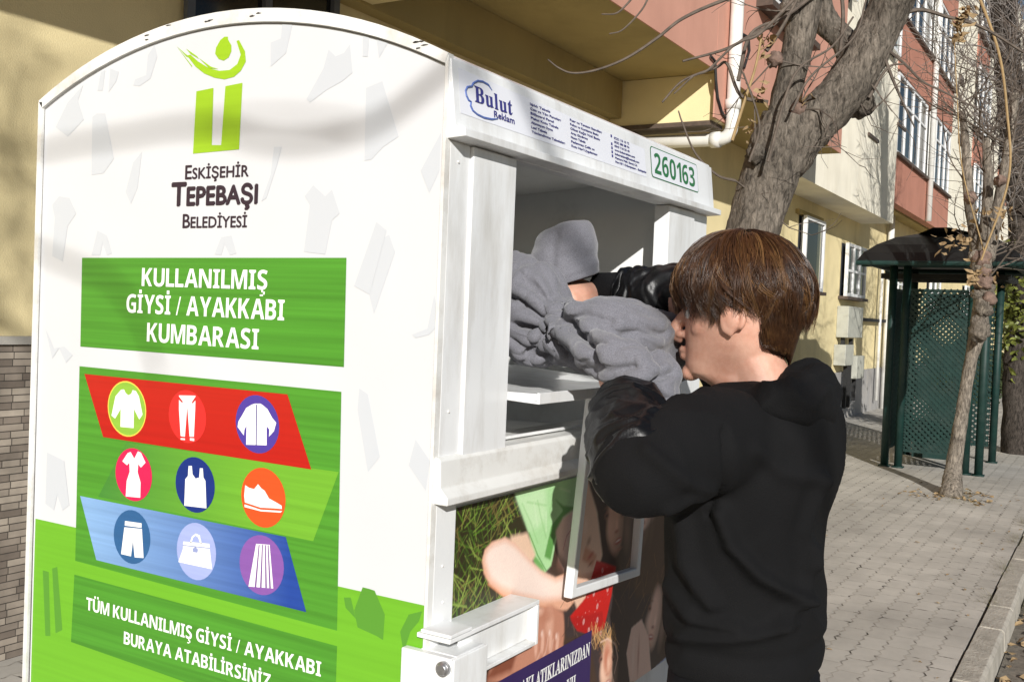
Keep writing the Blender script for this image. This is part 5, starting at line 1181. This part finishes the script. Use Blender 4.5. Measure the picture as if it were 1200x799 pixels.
# ---- the head is turned a little towards the left shoulder
TURN, NOD = R_(13), R_(3)
def turn(o):
    for v in o.data.vertices:
        p = v.co - HC; w_ = max(0, min(1, (p.z + .20) / .085)); w_ = w_ * w_ * (3 - 2 * w_)
        if w_ <= 0 or math.hypot(p.x, p.y) > .16: continue
        q = Matrix.Rotation(-NOD * w_, 3, 'X') @ p; v.co = HC + Matrix.Rotation(TURN * w_, 3, 'Z') @ q
    o.data.update()
for o in [body, cap_, hl] + list(body.children): turn(o)

# ---- clothes
def folds(o, fn):
    me = o.data; n = len(me.vertices); co = np.empty(n * 3); me.vertices.foreach_get('co', co); no = np.empty(n * 3); me.vertex_normals.foreach_get('vector', no); co = co.reshape(-1, 3); no = no.reshape(-1, 3)
    d = np.array([fn(Vector(c), Vector(q)) for c, q in zip(co, no)]); me.vertices.foreach_set('co', (co + no * d[:, None]).ravel()); me.update()
def crease(p, freq, direction, seed=0.0, sharp=2.0):
    "soft cloth folds running along direction"
    d = Vector(direction).normalized(); q = p - d * p.dot(d) * .78; n_ = noise.noise(q * freq + Vector((seed, seed * .7, -seed))); return (1 - abs(n_)) ** sharp
# sweatshirt: trunk, upper sleeves
def tcl(px0, px1, y):
    q = mid((px0 + px1) / 2, y); return q
b = MB(); TR = []
for y, x0, x1, a in ((802, 792, 950, .150), (775, 786, 962, .170), (755, 785, 964, .178), (715, 784, 962, .180), (660, 782, 962, .185), (600, 786, 968, .198), (545, 792, 984, .212), (500, 802, 988, .205), (474, 812, 985, .172), (456, 832, 968, .125), (448, 848, 950, .085)):
    q = mid((x0 + x1) / 2, y); w_img = (x1 - x0) / FPX * (q - EYE).dot(fw); hb = math.sqrt(max(.003, (w_img / 2) ** 2 - (a * .30) ** 2)) / .955; TR.append((q, a, hb))
TR2 = TR[1:]
b.rings([ring(q, a, hb, 48, 2.25) for q, a, hb in TR2])
b.tube([tc_(1.38) + Vector((-.06, 0, 0)), sh_l + Vector((.01, 0, -.01)), sh_l.lerp(el_l, .35), sh_l.lerp(el_l, .7), el_l], [.085, .088, .082, .080, .070], 26); b.ball(el_l, .0715, 24, 16)
b.tube([tc_(1.38) + Vector((.06, 0, 0)), sh_r + Vector((-.01, 0, -.01)), sh_r.lerp(el_r, .5), el_r], [.085, .086, .072, .058], 24)
hood_tip = mid(965, 470)
sweat = b.build('sweatshirt', jersey, person, weld=True)
baked(sweat, [('REMESH', dict(mode='VOXEL', voxel_size=.007)), ('SMOOTH', dict(factor=.5, iterations=10))])
hem = TR2[0][0].z
def pxline(pts, d): return [(((x - 600) / FPX) * d, (-(y - 399.5) / FPX) * d) for x, y in pts]
RID = [(pxline([(838,592),(850,630),(880,666),(936,704)], 1.66), .017, .011), (pxline([(948,640),(936,690),(905,722)], 1.68), .013, .012), (pxline([(800,748),(850,742),(930,728)], 1.66), .012, .010), (pxline([(800,612),(806,660),(832,704)], 1.66), .012, .012),
       (pxline([(780,690),(815,725),(860,728)], 1.66), .010, .010), (pxline([(835,498),(840,560),(834,606)], 1.60), -.007, .0045), (pxline([(748,520),(790,556),(830,572)], 1.52), .008, .010), (pxline([(770,585),(800,575),(835,585)], 1.54), .008, .009), (pxline([(870,520),(905,548),(960,560)], 1.66), .006, .013), (pxline([(960,560),(940,620),(945,660)], 1.66), .010, .012)]
def seg_d(x, y, P_):
    m = 9.0
    for (x0, y0), (x1, y1) in zip(P_, P_[1:]):
        L = (x1 - x0) ** 2 + (y1 - y0) ** 2; t_ = max(0, min(1, ((x - x0) * (x1 - x0) + (y - y0) * (y1 - y0)) / L)); m = min(m, math.hypot(x - x0 - t_ * (x1 - x0), y - y0 - t_ * (y1 - y0)))
    return m
def f_sw(p, n_):
    low = max(0, min(1, (1.26 - p.z) / .12)); d = low * .010 * (crease(p, 8, (.55, -.2, -.55), 1.3, 3) - .5)
    d += (1 - low) * .006 * (crease(p, 11, (.4, .3, -.8), 2.2, 3) - .4)
    q = p - EYE; face_ = max(0, -n_.dot(fw))
    if face_ > .1:
        x, y = q.dot(rt), q.dot(up)
        for P_, a_, s_ in RID:
            m = seg_d(x, y, P_)
            if m < s_ * 3: d += a_ * 1.5 * math.exp(-(m / s_) ** 2) * min(1, face_ * 1.6)
    d -= math.exp(-((p.z - hem - .055) / .012) ** 2) * .006
    return d
folds(sweat, f_sw); sweat.data.shade_smooth()
# seams
# leather-like lower sleeves
def sleeve(path, rads, seed, name, mat_, amp=.010, fr=26):
    b = MB(); P_ = spline(path, 12); R2 = np.interp(np.linspace(0, len(path) - 1, len(P_)), range(len(path)), rads); b.tube(P_, R2, 48, cap=False)
    o = b.build(name, mat_, person); T = Vector(path[-1]) - Vector(path[0]); T.normalize()
    me = o.data; N_ = len(P_)
    for i, p in enumerate(P_):
        for j in range(48):
            v = me.vertices[i * 48 + j]; q = v.co - Vector(p); a = 2 * math.pi * j / 48; r_ = q.length
            w1 = noise.noise(Vector((math.cos(a) * 1.2 + seed, math.sin(a) * 1.2, i * .10))); c1 = noise.noise(Vector((math.cos(a) * .9 + seed, math.sin(a) * .9, i * .30 + math.sin(a + seed) * 1.2 + w1))); c2 = noise.noise(Vector((math.cos(a) * 1.1 - seed, math.sin(a) * 1.1, i * .55 - math.cos(a + seed) * 1.6 + w1 * 2))); f = amp * ((1 - abs(c1) * 2.2) * .9 - .35) + amp * .55 * ((1 - abs(c2) * 2.4) - .4)
            edge = min(1, i / 3, (N_ - 1 - i) / 3); v.co = Vector(p) + q * (1 + f / max(r_, .01) * edge)
    o.data.shade_smooth(); s_ = o.modifiers.new('thick', 'SOLIDIFY'); s_.thickness = .003; s_.offset = -1; ss = o.modifiers.new('sub', 'SUBSURF'); ss.levels = 1; ss.render_levels = 1
    return o
dl = (wr_l - el_l).normalized(); dr = (wr_r - el_r).normalized()
b = MB(); c0 = el_l + dl * .018; b.ball(c0, .0745, 24, 16); b.tube([c0, c0.lerp(wr_l, .35), c0.lerp(wr_l, .68), wr_l - dl * .03], [.0745, .071, .062, .045], 28); u_ = (sh_l - el_l).normalized(); b.tube([el_l + dl * .02, el_l + dl * .03 + u_ * .05, el_l + dl * .03 + u_ * .10], [.072, .070, .05], 24)
ls = b.build('leather_sleeve', leather, person, weld=True); baked(ls, [('REMESH', dict(mode='VOXEL', voxel_size=.0035)), ('SMOOTH', dict(factor=.5, iterations=8))])
ax_ = (wr_l - el_l).normalized()
def f_l(p, n_):
    w1 = noise.noise(p * 11 + Vector((2, 5, 1))); a_ = (p - el_l).dot(ax_); q = p + Vector((w1, -w1, w1)) * .03
    c1 = noise.noise((q - ax_ * q.dot(ax_) * -.9) * 13 + Vector((7, 1, 3))); c2 = noise.noise((q + ax_ * q.dot(ax_) * 1.4) * 17 + Vector((1, 9, 4)))
    return .0075 * (1 - min(1, abs(c1) * 2.6)) + .004 * (1 - min(1, abs(c2) * 3)) - .004
folds(ls, f_l); ls.data.shade_smooth()
sleeve([sh_r.lerp(el_r, .55), el_r + Vector((0, 0, .0)), el_r.lerp(wr_r, .4), el_r.lerp(wr_r, .70), wr_r - dr * .045], [.064, .060, .056, .052, .044], 8.4, 'leather_sleeve', leather, .011)
for (w_, d_, r_) in ((wr_l, dl, .036), (wr_r, dr, .0365)):
    b = MB(); P_ = [w_ - d_ * .052, w_ - d_ * .04, w_ - d_ * .01, w_ + d_ * .008, w_ + d_ * .010, w_ + d_ * .006]; b.tube(P_, [r_ + .005, r_ + .006, r_ + .002, r_, r_ - .004, r_ - .008], 40, cap=False); b.build('cuff', ribbed, person, smooth=True)
# hood lying on the back and shoulders
b = MB(); HP = []
hs = [((846,470), -.085, .024), ((880,480), -.125, .030), ((915,474), -.13, .038), ((945,474), -.07, .044), ((955,474), .02, .046), ((945,460), .09, .043), ((925,448), .12, .032), ((890,446), .10, .028), ((855,456), .06, .024)]
P_ = [mid(x, y, dx) for (x, y), dx, r_ in hs]; R5 = [r_ for *_, r_ in hs]
PP = spline(P_, 8); RR = np.interp(np.linspace(0, len(P_) - 1, len(PP)), range(len(P_)), R5); b.tube(PP, RR, 20)
b.ball(mid(940, 472), (.10, .042, .060), 24, 16); b.ball(mid(938, 508), (.12, .034, .07), 24, 16); b.ball(mid(954, 458, -.02), (.07, .030, .045), 20, 12); b.ball(mid(944, 444, .03), (.06, .034, .036), 20, 12)
hood = b.build('hood', jersey, person, weld=True); baked(hood, [('REMESH', dict(mode='VOXEL', voxel_size=.006)), ('SMOOTH', dict(factor=.5, iterations=12))])
folds(hood, lambda p, n_: .014 * (crease(p, 15, (.75, .55, -.35), 5.5, 3) - .4) + .005 * noise.noise(p * 30)); hood.data.shade_smooth()
b = MB(); col_ = [nk1 + Vector((math.cos(a) * .066, math.sin(a) * .062 + .004, .000 + .020 * math.sin(a) * -1)) for a in np.linspace(0, 2 * math.pi, 41)]; b.tube(col_, .011, 10, cap=False); b.build('neckband', ribbed, person, smooth=True)
b = MB(); ch = [nk1 + Vector((math.cos(a) * .0635, math.sin(a) * .0615 + .003, .026 - .022 * math.sin(a))) for a in np.linspace(0, 2 * math.pi, 91)]
for i in range(90):
    p, q = ch[i], ch[i + 1]; m_ = (p + q) / 2; t_ = (q - p).normalized(); b.ball(m_, .0026, 8, 5)
b.build('necklace', mat('steel_chain', (.5, .5, .5), .3, metal=1.0), person, smooth=True)
# raised seam lines of the sweatshirt
# jeans, belt line, shoes
b = MB(); q0 = TR2[0][0]
hipc = lambda z: Vector((UM, q0.y + .004, z))
b.rings([ring(hipc(z), a, bb, 36, 2.2) for z, a, bb in ((.84, .165, .118), (.92, .172, .125), (1.0, .168, .118), (hem + .05, .16, .112))])
for s_ in (-1, 1): b.tube([hipc(.90) + Vector((s_ * .08, 0, 0)), hipc(.80) + Vector((s_ * .088, 0, 0)), (UM + s_ * .10, .555, .48), (UM + s_ * .105, .535, .12), (UM + s_ * .105, .54, .06)], [.10, .098, .075, .062, .066], 24)
jeans = b.build('jeans', denim, person, weld=True); baked(jeans, [('REMESH', dict(mode='VOXEL', voxel_size=.009)), ('SMOOTH', dict(factor=.5, iterations=5))])
folds(jeans, lambda p, n_: .010 * (crease(p, 16, (.6, .5, -.4), 9.1, 3) - .4)); jeans.data.shade_smooth()
for s_ in (-1, 1):
    b = MB(); R6 = []
    for y, wd, h in ((.475, .030, .075), (.49, .040, .095), (.54, .043, .10), (.60, .046, .085), (.66, .049, .062), (.71, .044, .048), (.738, .028, .036)):
        R6.append([Vector((UM + s_ * .108 + wd * math.cos(a), y, .022 + (h - .022) * max(0, math.sin(a)) + (-.0 if math.sin(a) >= 0 else 0))) for a in np.linspace(0, 2 * math.pi, 21)[:-1]])
    b.rings(R6); sh_o = b.build('shoe', shoe_m, person, smooth=True)
    b = MB(); b.prism([(UM + s_ * .108 + x, y, .003) for x, y in ((-.034, .47), (.034, .47), (.046, .55), (.052, .66), (.044, .725), (.02, .748), (-.02, .748), (-.044, .725), (-.052, .66), (-.046, .55))], (0, 0, .022)); b.build('sole', sole_m, sh_o, bevel=.004)

# ------------------------------------------------------------------ the grey jacket being pushed in
melange = bpy.data.materials.new('grey_melange_knit'); melange.use_nodes = True; _t = melange.node_tree; _p = _t.nodes['Principled BSDF']; _p.inputs['Roughness'].default_value = .95; _p.inputs['Specular IOR Level'].default_value = .1; _p.inputs['Sheen Weight'].default_value = .25
_tc2 = _t.nodes.new('ShaderNodeTexCoord'); _n = _t.nodes.new('ShaderNodeTexNoise'); _n.inputs['Scale'].default_value = 640; _n.inputs['Detail'].default_value = 2; _t.links.new(_tc2.outputs['Object'], _n.inputs['Vector'])
_cr = _t.nodes.new('ShaderNodeValToRGB'); _cr.color_ramp.elements[0].position = .36; _cr.color_ramp.elements[1].position = .64; _cr.color_ramp.elements[0].color = (.128, .128, .145, 1); _cr.color_ramp.elements[1].color = (.205, .203, .228, 1); _t.links.new(_n.outputs['Fac'], _cr.inputs['Fac']); _t.links.new(_cr.outputs[0], _p.inputs['Base Color'])
_b = _t.nodes.new('ShaderNodeBump'); _b.inputs['Strength'].default_value = .35; _b.inputs['Distance'].default_value = .003; _t.links.new(_n.outputs['Fac'], _b.inputs['Height']); _t.links.new(_b.outputs[0], _p.inputs['Normal'])
lining = fabric('maroon_lining', (.035, .012, .010), .9)
jk = thing('jacket', at(680, 400, 2.1), 'bulky grey melange hooded jacket being pushed through the opening of the white bin', 'jacket')
def cloth(mb, path, prof, nf=7, amp=.10, seed=0.0, seg=72, n=10, drift=.6):
    "a stuffed length of cloth: path of points, prof = (half height, half depth) per point; folds run along it and gather where it is thin"
    P_ = spline(path, n); k = len(P_); xs = np.linspace(0, len(path) - 1, k); ry = np.interp(xs, range(len(path)), [q[0] for q in prof]); rz = np.interp(xs, range(len(path)), [q[1] for q in prof]); R8 = []; big = max(ry)
    for i, p in enumerate(P_):
        T = (P_[min(i + 1, k - 1)] - P_[max(i - 1, 0)]).normalized(); s1 = (fw - T * fw.dot(T)).normalized(); s2 = s1.cross(T); r_ = []
        gather = 1 - .75 * (ry[i] / big) ** 1.5
        for j in range(seg):
            a = 2 * math.pi * j / seg; w1 = noise.noise(Vector((math.cos(a) * .8, math.sin(a) * .8, i * .10 + seed)))
            fo = noise.noise(Vector((math.cos(a + drift * i / k) * nf * .30 + seed, math.sin(a + drift * i / k) * nf * .30, i * .055 + w1 * .7))); f2 = noise.noise(Vector((math.cos(a) * 1.3 - seed, math.sin(a) * 1.3, i * .16 + w1)))
            f = 1 + amp * (.55 + .8 * gather) * (min(1, abs(fo) * 4.5) - .7) + amp * .6 * (min(1, abs(f2) * 4) - .7) + .10 * w1
            r_.append(p + (s2 * math.cos(a) * ry[i] + s1 * math.sin(a) * rz[i]) * f)
        R8.append(r_)
    mb.rings(R8)
b = MB(); M_ = lambda *q: [at(*c) for c in q]
# bundle inside the opening, folded over on itself
cloth(b, M_((583, 318, 2.08), (600, 330, 2.05), (618, 345, 2.01), (634, 362, 1.97), (648, 380, 1.94), (656, 394, 1.92)), [(.03, .04), (.058, .07), (.074, .08), (.068, .075), (.042, .05), (.018, .03)], 7, .17, 1.3)
cloth(b, M_((588, 372, 2.05), (604, 388, 2.01), (622, 398, 1.97), (640, 402, 1.94), (658, 397, 1.92)), [(.02, .04), (.042, .06), (.045, .06), (.038, .05), (.016, .03)], 6, .20, 4.4)
cloth(b, M_((636, 399, 1.95), (655, 407, 1.93), (672, 406, 1.91), (688, 400, 1.90), (704, 394, 1.89)), [(.014, .03), (.032, .045), (.042, .05), (.046, .05), (.02, .03)], 6, .20, 6.1)
cloth(b, M_((626, 334, 2.02), (634, 352, 1.98), (646, 374, 1.95), (658, 392, 1.92)), [(.040, .05), (.034, .045), (.026, .04), (.016, .03)], 6, .18, 8.8)
# the front of the jacket running from the knot out towards the chest
cloth(b, M_((648, 396, 1.94), (668, 388, 1.90), (694, 384, 1.85), (720, 388, 1.80), (744, 398, 1.85), (772, 406, 1.93), (806, 418, 2.00)), [(.012, .02), (.032, .04), (.050, .055), (.062, .065), (.068, .065), (.066, .06), (.05, .05)], 8, .13, 2.2)
cloth(b, M_((672, 402, 1.86), (700, 412, 1.76), (724, 420, 1.69), (748, 428, 1.66), (768, 436, 1.66)), [(.014, .03), (.028, .035), (.034, .035), (.034, .03), (.012, .02)], 5, .17, 5.0)
# the part that hangs over the near arm
cloth(b, M_((764, 424, 1.72), (770, 446, 1.69), (767, 470, 1.67), (760, 488, 1.655), (755, 502, 1.65)), [(.032, .03), (.038, .032), (.034, .03), (.022, .022), (.008, .01)], 5, .18, 9.0)
jb = b.build('jacket_body', melange, jk, weld=True); baked(jb, [('REMESH', dict(mode='VOXEL', voxel_size=.0034)), ('SMOOTH', dict(factor=.5, iterations=4))])
def pxn(pts): return [((x - 600) / FPX, -(y - 399.5) / FPX) for x, y in pts]
CRS = [(pxn(p_), a_, s_ / FPX) for p_, a_, s_ in (([(590,346),(606,352),(620,361),(634,371),(646,376)], .012, 3.5), ([(606,381),(622,383),(634,385),(645,392),(654,381),(663,366)], .016, 3.5), ([(616,414),(626,405),(636,397),(648,390)], .013, 3), ([(594,393),(608,404),(622,412),(642,417)], .012, 3.5),
   ([(648,389),(656,398),(664,407),(676,416)], .014, 3), ([(670,378),(678,386),(688,398),(698,410),(704,428)], .020, 4), ([(700,404),(712,406)], .007, 2.5), ([(742,456),(760,447),(784,438)], .011, 3), ([(708,446),(728,450),(748,448),(764,456),(780,468)], .010, 3), ([(664,376),(690,370),(716,376)], .008, 4), ([(730,392),(750,388),(772,392)], .007, 4),
   ([(612,330),(628,338),(640,352)], .008, 4), ([(690,425),(720,434),(742,430)], .008, 4), ([(745,470),(758,480),(766,492)], .007, 3))]
def f_j(p, n_):
    w1 = noise.noise(p * 6 + Vector((3, 1, 7))); q = p + Vector((w1, w1, w1)) * .05; c1 = noise.noise(q * 9 + Vector((9, 2, 4)))
    d = .006 * noise.noise(q * 13) - .009 * math.exp(-(c1 / .04) ** 2) * max(0, noise.noise(p * 6 + Vector((4, 4, 1))) + .1)
    f_ = max(0, -n_.dot(fw))
    if f_ > .05:
        r_ = p - EYE; k = r_.dot(fw); x, y = r_.dot(rt) / k + w1 * .002, r_.dot(up) / k
        for P_, a_, s_ in CRS:
            m = seg_d(x, y, P_)
            if m < s_ * 7: d += -a_ * math.exp(-(m / s_) ** 2) + a_ * .45 * math.exp(-((m - s_ * 3) / (s_ * 2.2)) ** 2)
    return d
folds(jb, f_j); jb.data.shade_smooth()
# hood of the jacket, mouth towards the hand
b = MB()
hp_ = [((648, 300), 2.30, .030), ((655, 290), 2.29, .060)]
HX = [(at(663, 263, 2.085), .022, .03), (at(662, 265.5, 2.085), .044, .05), (at(661, 271, 2.082), .058, .066), (at(660, 284, 2.08), .065, .076), (at(660, 302, 2.075), .067, .08), (at(662, 319, 2.065), .070, .08), (at(667, 333, 2.055), .068, .076)]
R7 = []
tilt = R_(-14)
for c, a, bb in HX:
    r_ = []
    for t_ in np.linspace(0, 2 * math.pi, 41)[:-1]:
        x, y = math.cos(t_) * a, math.sin(t_) * bb; r_.append(c + rt * (x * math.cos(tilt)) + up * (-x * math.sin(tilt) * 1.3) + fw * y)
    R7.append(r_)
b.rings(R7, cap=False); b.add(R7[0], [tuple(range(40))])
hd_ = b.build('jacket_hood', [melange, lining], jk, weld=True); so_ = hd_.modifiers.new('thick', 'SOLIDIFY'); so_.thickness = .010; so_.offset = -1; so_.material_offset = 1; so_.material_offset_rim = 0
su = hd_.modifiers.new('sub', 'SUBSURF'); su.levels = 2; su.render_levels = 2
baked(hd_, []); HCR = [(pxn(p_), a_, s_ / FPX) for p_, a_, s_ in (([(632,290),(650,278),(668,276),(684,284)], .0045, 5), ([(636,318),(652,304),(670,298),(690,300)], .005, 5), ([(640,336),(662,322),(684,312),(699,308)], -.004, 2.5), ([(652,272),(648,300),(644,330)], .004, 5))]
def f_h(p, n_):
    d = .004 * (crease(p, 11, (up * .8 + rt * .5), 3.0, 3) - .45) + .002 * noise.noise(p * 25); f_ = max(0, -n_.dot(fw))
    if f_ > .05:
        r_ = p - EYE; k = r_.dot(fw); x, y = r_.dot(rt) / k, r_.dot(up) / k
        for P_, a_, s_ in HCR:
            m = seg_d(x, y, P_)
            if m < s_ * 7: d += -a_ * math.exp(-(m / s_) ** 2) + a_ * .4 * math.exp(-((m - s_ * 3) / (s_ * 2.2)) ** 2)
    return d
folds(hd_, f_h); hd_.data.shade_smooth()
